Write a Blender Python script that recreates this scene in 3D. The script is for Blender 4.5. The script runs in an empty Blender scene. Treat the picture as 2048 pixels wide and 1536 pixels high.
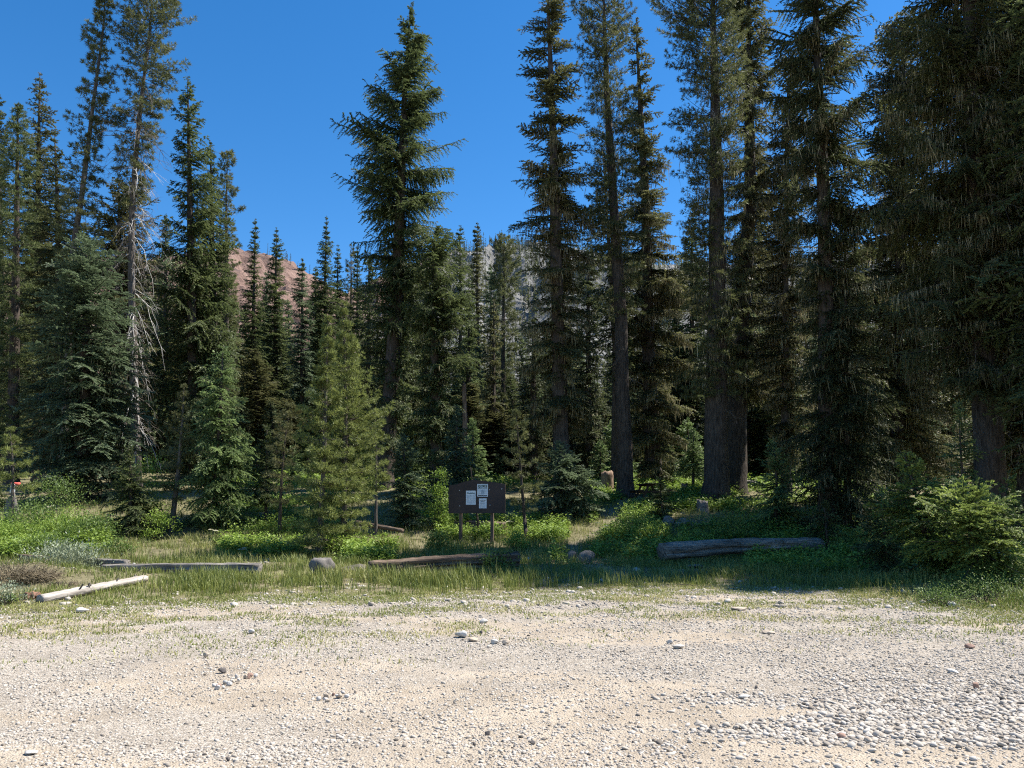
import bpy, math, random
import numpy as np
from mathutils import Vector
PI = math.pi
C = bpy.context.scene.collection
SC = bpy.context.scene
rs = np.random.RandomState
# ------------------------------------------------------------------ camera model (real metres; helper turns photo pixels into metres at a chosen distance)
FPX, PITCH, CAMH = 1547.0, math.radians(8.9), 1.7
CP, SP = math.cos(PITCH), math.sin(PITCH)
def zof(v, Y): return CAMH + Y*math.tan(PITCH + math.atan((768-v)/FPX))
def depth(Y, z): return Y*CP + (z-CAMH)*SP
def xof(u, Y, z): return (u-1024)/FPX*depth(Y, z)
# ------------------------------------------------------------------ noise
def _hash(ix, iy, seed):
    h = (ix*374761393 + iy*668265263 + seed*1442695041) & 0xFFFFFFFF
    h = ((h ^ (h >> 13))*1274126177) & 0xFFFFFFFF
    return ((h ^ (h >> 16)) & 0xFFFF)/65535.0
def vnoise(x, y, seed=0):
    x = np.asarray(x, float); y = np.asarray(y, float)
    ix = np.floor(x).astype(np.int64); iy = np.floor(y).astype(np.int64)
    fx = x-ix; fy = y-iy
    fx = fx*fx*(3-2*fx); fy = fy*fy*(3-2*fy)
    a = _hash(ix, iy, seed); b = _hash(ix+1, iy, seed); c = _hash(ix, iy+1, seed); d = _hash(ix+1, iy+1, seed)
    return (a*(1-fx)+b*fx)*(1-fy) + (c*(1-fx)+d*fx)*fy
def fbm(x, y, seed=0, oct=4):
    s = 0; a = .5; t = 0
    for i in range(oct):
        s = s + a*vnoise(np.asarray(x)*2**i, np.asarray(y)*2**i, seed+i*17); t += a; a *= .5
    return s/t
def sstep(a, b, x):
    t = np.clip((np.asarray(x, float)-a)/(b-a), 0, 1); return t*t*(3-2*t)
# ------------------------------------------------------------------ ground shape
_gy = [-60, 0, 20, 23, 25, 28, 30, 33, 36, 40, 50, 70, 100, 150, 250, 420]
_gz = [0, 0, 0.0, .03, .15, .5, .8, 1.35, 1.85, 2.4, 3.3, 5, 8, 14, 30, 60]
def ground(x, y):
    x = np.asarray(x, float); y = np.asarray(y, float)
    z = np.interp(y, _gy, _gz)
    rough = sstep(15, 19, y)
    z = z + (fbm(x*.55, y*.55, 5, 3)-.5)*.30*rough + (fbm(x*1.7, y*1.7, 9, 2)-.5)*.10*(0.25+.75*rough)
    z = z + (fbm(x*.18, y*.30, 3, 2)-.5)*.16*(1-rough)
    z = z + .34*np.exp(-((x-9.6)/2.2)**2-((y-15.2)/1.3)**2)          # grassy bank at the right edge
    z = z + .40*np.exp(-((x+10.4)/3.0)**2-((y-17.2)/1.6)**2)         # low mound at the left edge
    return z
def gz(x, y): return float(ground(x, y))
def gp(u, v):
    """the point of the ground seen at a photo pixel"""
    dx = (u-1024)/FPX; dy = (768-v)/FPX
    d = np.array([dx, CP-dy*SP, SP+dy*CP])
    t = np.arange(3, 70, .02)
    P = t[:, None]*d[None] + np.array([0, 0, CAMH])
    below = np.nonzero(P[:, 2] <= ground(P[:, 0], P[:, 1]))[0]
    k = below[0] if len(below) else len(t)-1
    return float(P[k, 0]), float(P[k, 1]), gz(P[k, 0], P[k, 1])
# lot edge (gravel to grass), metres
_ex = [-16, -7.6, -6.2, -4.6, -2.4, .2, 2.8, 6.0, 7.4, 8.6, 16]
_ey = [10.4, 11.6, 13.0, 14.0, 13.6, 15.3, 15.6, 14.4, 12.6, 11.0, 9.5]
def edge_dist(x, y):
    return np.asarray(y) - np.interp(x, _ex, _ey) + (fbm(np.asarray(x)*.9, np.asarray(y)*.9, 21, 3)-.5)*2.4
def seg_dist(x, y, pts):
    d = np.full(np.shape(x), 1e9)
    for (ax, ay), (bx, by) in zip(pts[:-1], pts[1:]):
        t = np.clip(((x-ax)*(bx-ax)+(y-ay)*(by-ay))/((bx-ax)**2+(by-ay)**2), 0, 1)
        d = np.minimum(d, np.hypot(x-ax-t*(bx-ax), y-ay-t*(by-ay)))
    return d
TRAIL = [(2.6, 17.5), (2.3, 21.5), (1.9, 24.5), (2.2, 27.5), (3.7, 30.5), (4.2, 33.5), (6.5, 38)]
TRAIL2 = [(-3.6, 20.5), (-2.4, 23.3), (-2.9, 26.0), (-4.4, 29.5)]
def grassy(x, y):
    """0 bare gravel, 1 full grass"""
    e = edge_dist(x, y)
    hf = fbm(np.asarray(x)*3.1, np.asarray(y)*4.2, 35, 3)
    g = sstep(-.2, .55, .30*e-.25+(hf-.5)*2.2)*sstep(-2.2, .3, e)
    patch = sstep(.56, .70, fbm(np.asarray(x)*1.1, np.asarray(y)*1.6, 33, 3))*sstep(-4.2, -.5, e)*.8
    g = np.maximum(g, patch)
    tr = np.minimum(seg_dist(x, y, TRAIL), seg_dist(x, y, TRAIL2)+.25) + (fbm(np.asarray(x)*2, np.asarray(y)*2, 41, 2)-.5)*.5
    g = g*(.25+.75*sstep(.08, .42, tr))
    bare = sstep(.60, .70, fbm(np.asarray(x)*.8, np.asarray(y)*.8, 55, 3))*sstep(.5, 2, e)
    return g*(1-.75*bare)
# ------------------------------------------------------------------ mesh helpers
def mk(name, V, F4=None, F3=None, mat=None, parent=None, tone=None, smooth=False, loc=None):
    me = bpy.data.meshes.new(name)
    V = np.ascontiguousarray(V, dtype=np.float32).reshape(-1, 3)
    L = []; T = []
    if F4 is not None and len(F4): F4 = np.asarray(F4, np.int32).reshape(-1, 4); L.append(F4.ravel()); T.append(np.full(len(F4), 4, np.int32))
    if F3 is not None and len(F3): F3 = np.asarray(F3, np.int32).reshape(-1, 3); L.append(F3.ravel()); T.append(np.full(len(F3), 3, np.int32))
    L = np.concatenate(L); T = np.concatenate(T)
    S = np.concatenate([[0], np.cumsum(T)[:-1]]).astype(np.int32)
    me.vertices.add(len(V)); me.vertices.foreach_set('co', V.ravel())
    me.loops.add(len(L)); me.loops.foreach_set('vertex_index', L)
    me.polygons.add(len(T)); me.polygons.foreach_set('loop_start', S); me.polygons.foreach_set('loop_total', T)
    if tone is not None:
        a = me.attributes.new('tone', 'FLOAT', 'POINT'); a.data.foreach_set('value', np.ascontiguousarray(tone, np.float32).ravel())
    me.polygons.foreach_set('use_smooth', np.full(len(T), smooth, bool))
    me.update(calc_edges=True)
    if mat: me.materials.append(mat)
    o = bpy.data.objects.new(name, me); C.objects.link(o)
    if parent is not None: o.parent = parent
    if loc is not None: o.location = loc
    return o
def tag(o, label, cat, group=None, kind=None):
    if label: o['label'] = label
    if cat: o['category'] = cat
    if group: o['group'] = group
    if kind: o['kind'] = kind
    return o
def thing(name, label, cat, loc, group=None, rz=0):
    o = bpy.data.objects.new(name, None); C.objects.link(o); o.location = loc; o.rotation_euler = (0, 0, rz); o.empty_display_size = .2
    return tag(o, label, cat, group)
def norm(a): return a/np.maximum(np.linalg.norm(a, axis=-1, keepdims=True), 1e-9)
def leaves(P, D, W, l, w, fold=0):
    """flat kite leaves: base, side, tip, side"""
    l = np.asarray(l)[:, None]; w = np.asarray(w)[:, None]
    V = np.stack([P, P+D*l*.45+W*w*.5, P+D*l, P+D*l*.45-W*w*.5], 1)
    return V.reshape(-1, 3)
def quads(n): return np.arange(n*4).reshape(-1, 4)
def tubes(P0, D, L, r0, rng, segs=4, sides=3, bend=0., up=None, r1=.25, wob=0.):
    """n tapered curved tubes at once"""
    n = len(P0); t = np.linspace(0, 1, segs+1)
    if up is None: up = np.tile(np.array([0, 0, 1.]), (n, 1))
    bend = np.broadcast_to(bend, (n,))
    ctr = P0[:, None] + D[:, None]*(L[:, None]*t)[..., None] + up[:, None]*((bend*L)[:, None]*t**2)[..., None]
    if wob: 
        wv = rng.normal(0, 1, (n, segs+1, 3))*wob*L[:, None, None]; wv[:, 0] = 0
        ctr = ctr + wv
    a = np.where(np.abs(D[:, 2:3]) > .9, np.array([[1., 0, 0]]), np.array([[0, 0, 1.]]))
    X = norm(np.cross(D, a)); Yv = np.cross(D, X)
    ang = np.arange(sides)*2*PI/sides
    rad = r0[:, None]*(1-(1-r1)*t)[None]
    ring = X[:, None, None]*np.cos(ang)[None, None, :, None] + Yv[:, None, None]*np.sin(ang)[None, None, :, None]
    V = ctr[:, :, None] + ring*rad[:, :, None, None]
    idx = np.arange(n*(segs+1)*sides).reshape(n, segs+1, sides)
    nx = np.roll(idx, -1, 2)
    F = np.stack([idx[:, :-1], nx[:, :-1], nx[:, 1:], idx[:, 1:]], -1).reshape(-1, 4)
    return V.reshape(-1, 3), F, ctr
def tube_path(P, R, sides=10, rng=None, rough=0., cap=True):
    """one tube along a path of points, bumpy"""
    P = np.asarray(P, float); n = len(P)
    T = norm(np.gradient(P, axis=0))
    ref = np.array([0, 1., 0]) if abs(T[0][2]) > .7 else np.array([0, 0, 1.])
    X = norm(np.cross(T, ref)); Yv = np.cross(T, X)
    ang = np.arange(sides)*2*PI/sides
    R = np.asarray(R, float)[:, None]*np.ones((1, sides))
    if rough and rng is not None:
        R = R*(1+rough*(rng.rand(1, sides)-.5)*1.2 + rough*(rng.rand(n, sides)-.5))
    V = P[:, None]+(X[:, None]*np.cos(ang)[None, :, None]+Yv[:, None]*np.sin(ang)[None, :, None])*R[..., None]
    idx = np.arange(n*sides).reshape(n, sides); nx = np.roll(idx, -1, 1)
    F = np.stack([idx[:-1], nx[:-1], nx[1:], idx[1:]], -1).reshape(-1, 4)
    V = V.reshape(-1, 3); F3 = None
    if cap:
        V = np.vstack([V, P[:1], P[-1:]]); a, b = n*sides, n*sides+1
        F3 = np.vstack([np.stack([nx[0], idx[0], np.full(sides, a)], -1), np.stack([idx[-1], nx[-1], np.full(sides, b)], -1)])
    return V, F, F3
class Bag:
    def __init__(s): s.V = []; s.F4 = []; s.F3 = []; s.T = []; s.n = 0
    def add(s, V, F4=None, F3=None, tone=None):
        V = np.asarray(V).reshape(-1, 3)
        if F4 is not None and len(F4): s.F4.append(np.asarray(F4).reshape(-1, 4)+s.n)
        if F3 is not None and len(F3): s.F3.append(np.asarray(F3).reshape(-1, 3)+s.n)
        s.V.append(V); s.T.append(np.broadcast_to(np.asarray(.5 if tone is None else tone, float), (len(V),))); s.n += len(V)
    def build(s, name, mat, parent=None, smooth=False, loc=None):
        return mk(name, np.vstack(s.V), np.vstack(s.F4) if s.F4 else None, np.vstack(s.F3) if s.F3 else None, mat, parent, np.concatenate(s.T), smooth, loc)
def box(cx, cy, cz, sx, sy, sz, rot=None):
    v = np.array([[x, y, z] for x in (-.5, .5) for y in (-.5, .5) for z in (-.5, .5)])*[sx, sy, sz]
    if rot is not None: v = v@np.asarray(rot).T
    f = [[0, 1, 3, 2], [4, 6, 7, 5], [0, 4, 5, 1], [2, 3, 7, 6], [0, 2, 6, 4], [1, 5, 7, 3]]
    return v+[cx, cy, cz], np.array(f)
# ------------------------------------------------------------------ materials
def newmat(name):
    m = bpy.data.materials.new(name); m.use_nodes = True
    nt = m.node_tree
    return m, nt, nt.nodes, nt.links, nt.nodes['Principled BSDF']
def ramp(N, stops):
    r = N.new('ShaderNodeValToRGB'); e = r.color_ramp.elements
    while len(e) < len(stops): e.new(.5)
    for k, (p, c) in enumerate(stops): e[k].position = p; e[k].color = (*c, 1)
    return r
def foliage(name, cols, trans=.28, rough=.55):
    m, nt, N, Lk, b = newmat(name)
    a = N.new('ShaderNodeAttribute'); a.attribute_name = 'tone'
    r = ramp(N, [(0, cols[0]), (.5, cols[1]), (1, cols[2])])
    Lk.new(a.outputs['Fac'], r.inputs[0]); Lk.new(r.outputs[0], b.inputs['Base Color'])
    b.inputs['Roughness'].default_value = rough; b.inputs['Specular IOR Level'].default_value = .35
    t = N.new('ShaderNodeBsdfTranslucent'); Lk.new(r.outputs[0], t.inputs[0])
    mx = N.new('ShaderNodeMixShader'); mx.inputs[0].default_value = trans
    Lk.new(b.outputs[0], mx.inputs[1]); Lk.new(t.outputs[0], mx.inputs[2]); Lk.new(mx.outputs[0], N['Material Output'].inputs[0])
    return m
def woody(name, c0, c1, scale=(14, 14, 2.2), bump=.5, rough=.9, axis_noise=4.0, dist=.03):
    m, nt, N, Lk, b = newmat(name)
    tc = N.new('ShaderNodeTexCoord'); mp = N.new('ShaderNodeMapping'); mp.inputs['Scale'].default_value = scale
    Lk.new(tc.outputs['Object'], mp.inputs[0])
    n = N.new('ShaderNodeTexNoise'); n.inputs['Scale'].default_value = 1; n.inputs['Detail'].default_value = 6; n.inputs['Roughness'].default_value = .65
    Lk.new(mp.outputs[0], n.inputs[0])
    n2 = N.new('ShaderNodeTexNoise'); n2.inputs['Scale'].default_value = axis_noise*.35; n2.inputs['Detail'].default_value = 3
    Lk.new(tc.outputs['Object'], n2.inputs[0])
    r = ramp(N, [(.32, c0), (.7, c1)]); Lk.new(n.outputs[0], r.inputs[0])
    mx = N.new('ShaderNodeMix'); mx.data_type = 'RGBA'; mx.blend_type = 'MULTIPLY'; mx.inputs[0].default_value = .6
    r2 = ramp(N, [(.3, (.55, .55, .55)), (.7, (1.25, 1.22, 1.2))]); Lk.new(n2.outputs[0], r2.inputs[0])
    Lk.new(r.outputs[0], mx.inputs[6]); Lk.new(r2.outputs[0], mx.inputs[7]); Lk.new(mx.outputs[2], b.inputs['Base Color'])
    bp = N.new('ShaderNodeBump'); bp.inputs['Strength'].default_value = bump; bp.inputs['Distance'].default_value = dist
    Lk.new(n.outputs[0], bp.inputs['Height']); Lk.new(bp.outputs[0], b.inputs['Normal'])
    b.inputs['Roughness'].default_value = rough; b.inputs['Specular IOR Level'].default_value = .2
    return m
M = {}
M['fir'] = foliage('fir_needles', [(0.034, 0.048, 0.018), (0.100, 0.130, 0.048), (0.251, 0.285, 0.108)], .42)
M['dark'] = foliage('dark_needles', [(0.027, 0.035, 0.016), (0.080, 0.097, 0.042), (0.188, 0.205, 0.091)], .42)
M['blue'] = foliage('blue_green_needles', [(0.041, 0.059, 0.034), (0.123, 0.168, 0.089), (0.279, 0.342, 0.188)], .42)
M['olive'] = foliage('olive_needles', [(0.041, 0.046, 0.018), (0.121, 0.125, 0.051), (0.274, 0.268, 0.114)], .42)
M['pine'] = foliage('pine_needles', [(0.039, 0.047, 0.019), (0.114, 0.128, 0.049), (0.245, 0.251, 0.103)], .42)
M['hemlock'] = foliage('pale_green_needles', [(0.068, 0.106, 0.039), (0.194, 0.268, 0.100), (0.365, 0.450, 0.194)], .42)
M['young'] = foliage('yellow_green_needles', [(.045, .060, .018), (.165, .195, .056), (.35, .39, .12)], .42)
M['lime'] = foliage('lime_tipped_needles', [(0.057, 0.082, 0.021), (0.177, 0.234, 0.057), (0.524, 0.593, 0.148)], .42)
M['bush'] = foliage('broad_leaves', [(.075, .13, .018), (.21, .31, .05), (.38, .47, .10)], .35)
M['bush2'] = foliage('deep_green_leaves', [(.04, .075, .016), (.115, .18, .04), (.24, .32, .08)], .3)
M['silver'] = foliage('silver_leaves', [(.09, .11, .06), (.24, .28, .17), (.44, .48, .36)], .2)
M['lichen'] = foliage('lichen_strands', [(.14, .125, .075), (.30, .265, .155), (.52, .46, .28)], .4, .9)
M['grass'] = foliage('grass_blades', [(.085, .12, .022), (.22, .25, .06), (.45, .41, .17)], .3)
M['dryg'] = foliage('dry_stems', [(.10, .08, .05), (.20, .16, .10), (.36, .30, .2)], .1, .9)
M['petal'] = foliage('cream_petals', [(.5, .5, .36), (.62, .6, .44), (.72, .7, .58)], .2)
M['bark'] = woody('bark', (.028, .022, .018), (.135, .11, .09), (16, 16, 2.4), 1.0, dist=.08)
M['barkg'] = woody('grey_bark', (.045, .038, .032), (.20, .17, .145), (16, 16, 2.4), .9, dist=.05)
M['limb'] = woody('limb_bark', (.04, .032, .026), (.11, .09, .072), (20, 20, 20), .2)
M['deadb'] = woody('dead_twigs', (.10, .085, .07), (.24, .21, .18), (20, 20, 20), .2)
M['white'] = woody('bleached_wood', (.36, .34, .31), (.66, .63, .58), (20, 20, 20), .2)
M['greylog'] = woody('weathered_grey_wood', (.05, .045, .04), (.36, .33, .295), (1.1, 17, 17), 1.0, dist=.06)
M['brownlog'] = woody('weathered_brown_wood', (.03, .022, .017), (.25, .185, .135), (1.1, 16, 16), 1.0, dist=.06)
M['poplog'] = woody('bleached_log_wood', (.20, .175, .15), (.56, .515, .465), (1.2, 22, 22), .8, dist=.03)
M['stump'] = woody('stump_wood', (.10, .065, .05), (.42, .30, .22), (16, 16, 2), .9, dist=.03)
M['post'] = woody('post_wood', (.085, .06, .045), (.17, .125, .098), (30, 30, 2.5), .4, dist=.01)
M['board'] = woody('brown_painted_board', (.050, .034, .031), (.068, .047, .043), (3, 3, 30), .08, .55, dist=.002)
M['table'] = woody('dark_table_wood', (.03, .022, .016), (.10, .065, .04), (3, 22, 22), .5)
M['rotten'] = woody('rotten_orange_wood', (.15, .075, .05), (.36, .21, .15), (8, 8, 8), .9)
def rockmat(name, c0, c1, sc=9):
    m, nt, N, Lk, b = newmat(name)
    tc = N.new('ShaderNodeTexCoord'); n = N.new('ShaderNodeTexNoise'); n.inputs['Scale'].default_value = sc; n.inputs['Detail'].default_value = 9; n.inputs['Roughness'].default_value = .7
    Lk.new(tc.outputs['Object'], n.inputs[0]); r = ramp(N, [(.3, c0), (.68, c1)]); Lk.new(n.outputs[0], r.inputs[0]); Lk.new(r.outputs[0], b.inputs['Base Color'])
    bp = N.new('ShaderNodeBump'); bp.inputs['Strength'].default_value = .7; bp.inputs['Distance'].default_value = .03; Lk.new(n.outputs[0], bp.inputs['Height']); Lk.new(bp.outputs[0], b.inputs['Normal'])
    b.inputs['Roughness'].default_value = .9; b.inputs['Specular IOR Level'].default_value = .2
    return m
M['rock'] = rockmat('boulder_stone', (.085, .077, .07), (.22, .20, .18))
M['pale'] = rockmat('pale_stone', (.36, .34, .31), (.62, .59, .54))
M['tan'] = rockmat('tan_stone', (.30, .24, .18), (.52, .44, .35))
M['darks'] = rockmat('dark_stone', (.07, .062, .056), (.17, .15, .14))
M['rust'] = rockmat('rust_stone', (.20, .12, .09), (.40, .27, .21))
def plain(name, c, rough=.6):
    m, nt, N, Lk, b = newmat(name)
    tc = N.new('ShaderNodeTexCoord'); n = N.new('ShaderNodeTexNoise'); n.inputs['Scale'].default_value = 6; Lk.new(tc.outputs['Object'], n.inputs[0])
    r = ramp(N, [(.3, tuple(x*.9 for x in c)), (.7, tuple(min(1, x*1.08) for x in c))]); Lk.new(n.outputs[0], r.inputs[0]); Lk.new(r.outputs[0], b.inputs['Base Color'])
    b.inputs['Roughness'].default_value = rough
    return m
M['paper'] = plain('white_paper', (.74, .76, .80)); M['ink'] = plain('grey_ink', (.40, .44, .50)); M['inkd'] = plain('dark_ink', (.05, .055, .07))
M['green'] = plain('dark_green_ink', (.025, .075, .055)); M['teal'] = plain('teal_ink', (.03, .10, .11)); M['bolt'] = plain('galvanised_bolt', (.42, .41, .40), .4)
M['red'] = plain('red_cloth', (.55, .10, .08), .8); M['pblue'] = plain('pale_blue_plastic', (.58, .62, .70), .5)
# gravel material by tone
def pebmat():
    m, nt, N, Lk, b = newmat('pebble_stone')
    a = N.new('ShaderNodeAttribute'); a.attribute_name = 'tone'
    r = ramp(N, [(0, (0.072, 0.065, 0.055)), (.12, (0.192, 0.165, 0.137)), (.35, (0.323, 0.283, 0.233)), (.6, (0.396, 0.354, 0.299)), (.85, (0.456, 0.413, 0.356)), (1, (0.528, 0.488, 0.430))])
    Lk.new(a.outputs['Fac'], r.inputs[0]); Lk.new(r.outputs[0], b.inputs['Base Color']); b.inputs['Roughness'].default_value = .85; b.inputs['Specular IOR Level'].default_value = .2
    return m
M['peb'] = pebmat()
def groundmat():
    m, nt, N, Lk, b = newmat('forest_floor_and_gravel')
    tc = N.new('ShaderNodeTexCoord')
    at = N.new('ShaderNodeAttribute'); at.attribute_name = 'tone'
    at2 = N.new('ShaderNodeAttribute'); at2.attribute_name = 'dusty'
    def noise(s, d=6, r=.6):
        n = N.new('ShaderNodeTexNoise'); n.inputs['Scale'].default_value = s; n.inputs['Detail'].default_value = d; n.inputs['Roughness'].default_value = r; Lk.new(tc.outputs['Object'], n.inputs[0]); return n
    def mixc(f, a, bb, bt='MIX'):
        x = N.new('ShaderNodeMix'); x.data_type = 'RGBA'; x.blend_type = bt
        if isinstance(f, float): x.inputs[0].default_value = f
        else: Lk.new(f, x.inputs[0])
        Lk.new(a, x.inputs[6]); Lk.new(bb, x.inputs[7]); return x.outputs[2]
    vo = N.new('ShaderNodeTexVoronoi'); vo.inputs['Scale'].default_value = 55; Lk.new(tc.outputs['Object'], vo.inputs[0])
    vo2 = N.new('ShaderNodeTexVoronoi'); vo2.inputs['Scale'].default_value = 24; Lk.new(tc.outputs['Object'], vo2.inputs[0])
    sep = N.new('ShaderNodeSeparateColor'); Lk.new(vo.outputs['Color'], sep.inputs[0])
    peb = ramp(N, [(0, (0.182, 0.158, 0.127)), (.3, (0.296, 0.262, 0.216)), (.7, (0.373, 0.333, 0.279)), (1, (0.456, 0.417, 0.365))]); Lk.new(sep.outputs[0], peb.inputs[0])
    dust = ramp(N, [(.3, (0.323, 0.274, 0.211)), (.7, (0.406, 0.350, 0.279))]); nd = noise(3.2, 5); Lk.new(nd.outputs[0], dust.inputs[0])
    grav = mixc(at2.outputs['Fac'], peb.outputs[0], dust.outputs[0])
    gn = noise(1.1, 4); gt = ramp(N, [(.35, (.82, .80, .78)), (.65, (1.08, 1.06, 1.04))]); Lk.new(gn.outputs[0], gt.inputs[0]); grav = mixc(.9, grav, gt.outputs[0], 'MULTIPLY')
    soil = ramp(N, [(.28, (.10, .075, .048)), (.5, (.21, .165, .105)), (.75, (.37, .295, .20))]); ns = noise(7, 8, .7); Lk.new(ns.outputs[0], soil.inputs[0])
    gr = ramp(N, [(.3, (.075, .09, .026)), (.7, (.17, .18, .065))]); ng = noise(2.2, 6); Lk.new(ng.outputs[0], gr.inputs[0])
    soil2 = mixc(.45, soil.outputs[0], gr.outputs[0])
    col = mixc(at.outputs['Fac'], grav, soil2)
    Lk.new(col, b.inputs['Base Color']); b.inputs['Roughness'].default_value = .95; b.inputs['Specular IOR Level'].default_value = .15
    ad = N.new('ShaderNodeMath'); ad.operation = 'ADD'; Lk.new(vo.outputs['Distance'], ad.inputs[0]); Lk.new(ns.outputs[0], ad.inputs[1])
    bp = N.new('ShaderNodeBump'); bp.inputs['Strength'].default_value = .8; bp.inputs['Distance'].default_value = .018; bp.invert = True; Lk.new(ad.outputs[0], bp.inputs['Height']); Lk.new(bp.outputs[0], b.inputs['Normal'])
    return m
def mountmat():
    m, nt, N, Lk, b = newmat('mountain_rock')
    tc = N.new('ShaderNodeTexCoord')
    n = N.new('ShaderNodeTexNoise'); n.inputs['Scale'].default_value = .03; n.inputs['Detail'].default_value = 9; n.inputs['Roughness'].default_value = .7; Lk.new(tc.outputs['Object'], n.inputs[0])
    at = N.new('ShaderNodeAttribute'); at.attribute_name = 'tone'
    r = ramp(N, [(.32, (.075, .055, .05)), (.48, (.19, .115, .088)), (.72, (.30, .195, .15))]); Lk.new(n.outputs[0], r.inputs[0])
    g = ramp(N, [(.32, (.06, .062, .062)), (.5, (.16, .158, .15)), (.72, (.34, .33, .31))]); Lk.new(n.outputs[0], g.inputs[0])
    x = N.new('ShaderNodeMix'); x.data_type = 'RGBA'; Lk.new(at.outputs['Fac'], x.inputs[0]); Lk.new(r.outputs[0], x.inputs[6]); Lk.new(g.outputs[0], x.inputs[7]); Lk.new(x.outputs[2], b.inputs['Base Color'])
    bp = N.new('ShaderNodeBump'); bp.inputs['Strength'].default_value = 1; bp.inputs['Distance'].default_value = 8; Lk.new(n.outputs[0], bp.inputs['Height']); Lk.new(bp.outputs[0], b.inputs['Normal'])
    b.inputs['Roughness'].default_value = .95
    return m
# ------------------------------------------------------------------ world, sun, camera
SUN_AZ, SUN_EL = 71.0, 57.0
w = bpy.data.worlds.new("World"); SC.world = w; w.use_nodes = True
wn = w.node_tree; bg = wn.nodes['Background']; sky = wn.nodes.new('ShaderNodeTexSky'); sky.sky_type = 'NISHITA'; sky.sun_disc = False
sky.sun_elevation = math.radians(SUN_EL); sky.sun_rotation = math.radians(SUN_AZ); sky.altitude = 1500; sky.ozone_density = 2.2; sky.dust_density = .3; sky.air_density = 1.0
hs = wn.nodes.new('ShaderNodeHueSaturation'); hs.inputs['Saturation'].default_value = 1.34; hs.inputs['Value'].default_value = 1.0
wn.links.new(sky.outputs[0], hs.inputs['Color']); wn.links.new(hs.outputs[0], bg.inputs[0]); bg.inputs[1].default_value = .094
sl = bpy.data.lights.new('sun', 'SUN'); sl.energy = 4.8; sl.angle = math.radians(.55); sl.color = (1, .95, .87)
so = bpy.data.objects.new('sun', sl); C.objects.link(so)
az, el = math.radians(SUN_AZ), math.radians(SUN_EL)
SD = Vector((math.cos(el)*math.sin(az), math.cos(el)*math.cos(az), math.sin(el)))
so.rotation_euler = SD.to_track_quat('Z', 'Y').to_euler(); so.location = (30, 10, 60)
cd = bpy.data.cameras.new('camera'); cd.sensor_width = 36; cd.lens = FPX/2048*36; cd.clip_end = 5000; cd.clip_start = .05
co = bpy.data.objects.new('camera', cd); C.objects.link(co); co.location = (0, 0, CAMH); co.rotation_euler = (PI/2+PITCH, 0, 0); SC.camera = co
SC.view_settings.view_transform = 'Standard'; SC.view_settings.look = 'None'; SC.view_settings.gamma = 1; SC.view_settings.exposure = 1.15
SC.render.engine = 'CYCLES'
cy = SC.cycles; cy.use_denoising = False; cy.filter_width = 1.15; cy.sample_clamp_indirect = 4; cy.max_bounces = 8; cy.diffuse_bounces = 6; cy.glossy_bounces = 2; cy.transmission_bounces = 3; cy.caustics_reflective = False; cy.caustics_refractive = False
# ------------------------------------------------------------------ ground sheet
gxs = np.unique(np.concatenate([np.linspace(-14, 14, 281), np.linspace(-40, -14, 70), np.linspace(14, 40, 70), np.linspace(-260, -40, 40), np.linspace(40, 260, 40)]))
gys = np.unique(np.concatenate([np.linspace(-40, 3, 20), np.linspace(3, 26, 240), np.linspace(26, 50, 120), np.linspace(50, 120, 70), np.linspace(120, 420, 60)]))
GX, GY = np.meshgrid(gxs, gys)
GZ = ground(GX, GY)
nyy, nxx = GX.shape
gi = np.arange(nxx*nyy).reshape(nyy, nxx)
gf = np.stack([gi[:-1, :-1], gi[:-1, 1:], gi[1:, 1:], gi[1:, :-1]], -1).reshape(-1, 4)
gt = np.clip(sstep(-.6, .9, edge_dist(GX, GY))*.92 + .5*grassy(GX, GY)*(1-sstep(-.6, .9, edge_dist(GX, GY))), 0, 1)
dusty = sstep(.46, .62, fbm(GX*.35+GY*.12, GY*.95, 77, 3))
trd = np.minimum(seg_dist(GX, GY, TRAIL), seg_dist(GX, GY, TRAIL2)+.2)
gt = gt*(1-.4*(1-sstep(.1, .4, trd)))
dusty = np.maximum(dusty, .8*(1-sstep(.2, .5, trd)))
go = mk('ground', np.stack([GX, GY, GZ], -1), gf, None, groundmat(), None, gt, True); go['kind'] = 'structure'
a = go.data.attributes.new('dusty', 'FLOAT', 'POINT'); a.data.foreach_set('value', dusty.astype(np.float32).ravel())
# ------------------------------------------------------------------ mountain ridge behind the valley
def mz(x, y):
    prof = np.interp(x, [-520, -330, -300, -262, -225, -190, -150, -100, -55, -20, 25, 90, 160, 300, 600], [285, 296, 300, 286, 262, 240, 250, 286, 302, 308, 308, 292, 280, 285, 320])
    s = np.clip((y-330)/(900-330), 0, 1)
    z = 45+(prof-45)*s**.98
    z = np.where(y > 900, prof-(y-900)*.5, z)
    wx = x+30*(fbm(x*.01, y*.01, 96, 2)-.5)
    rid = 1-np.abs(2*fbm(wx*.022, y*.006, 91, 4)-1)          # spurs and gullies running down the slope
    crag = 1-np.abs(2*fbm(x*.045, y*.06, 93, 4)-1)
    env = sstep(.05, .35, s)*(1-.75*sstep(.8, 1, s))
    return z + ((rid-.75)*70+(crag-.75)*22)*env + (crag-.75)*10*sstep(.6, .9, s)
mxs = np.linspace(-520, 560, 330); mys = np.concatenate([np.linspace(330, 950, 260), np.linspace(960, 1150, 16)])
MX, MY = np.meshgrid(mxs, mys); MZ = mz(MX, MY)
mi = np.arange(MX.size).reshape(MX.shape)
mf = np.stack([mi[:-1, :-1], mi[:-1, 1:], mi[1:, 1:], mi[1:, :-1]], -1).reshape(-1, 4)
mo = mk('mountain', np.stack([MX, MY, MZ], -1), mf, None, mountmat(), None, sstep(-120, -50, MX), False); mo['kind'] = 'structure'
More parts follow.
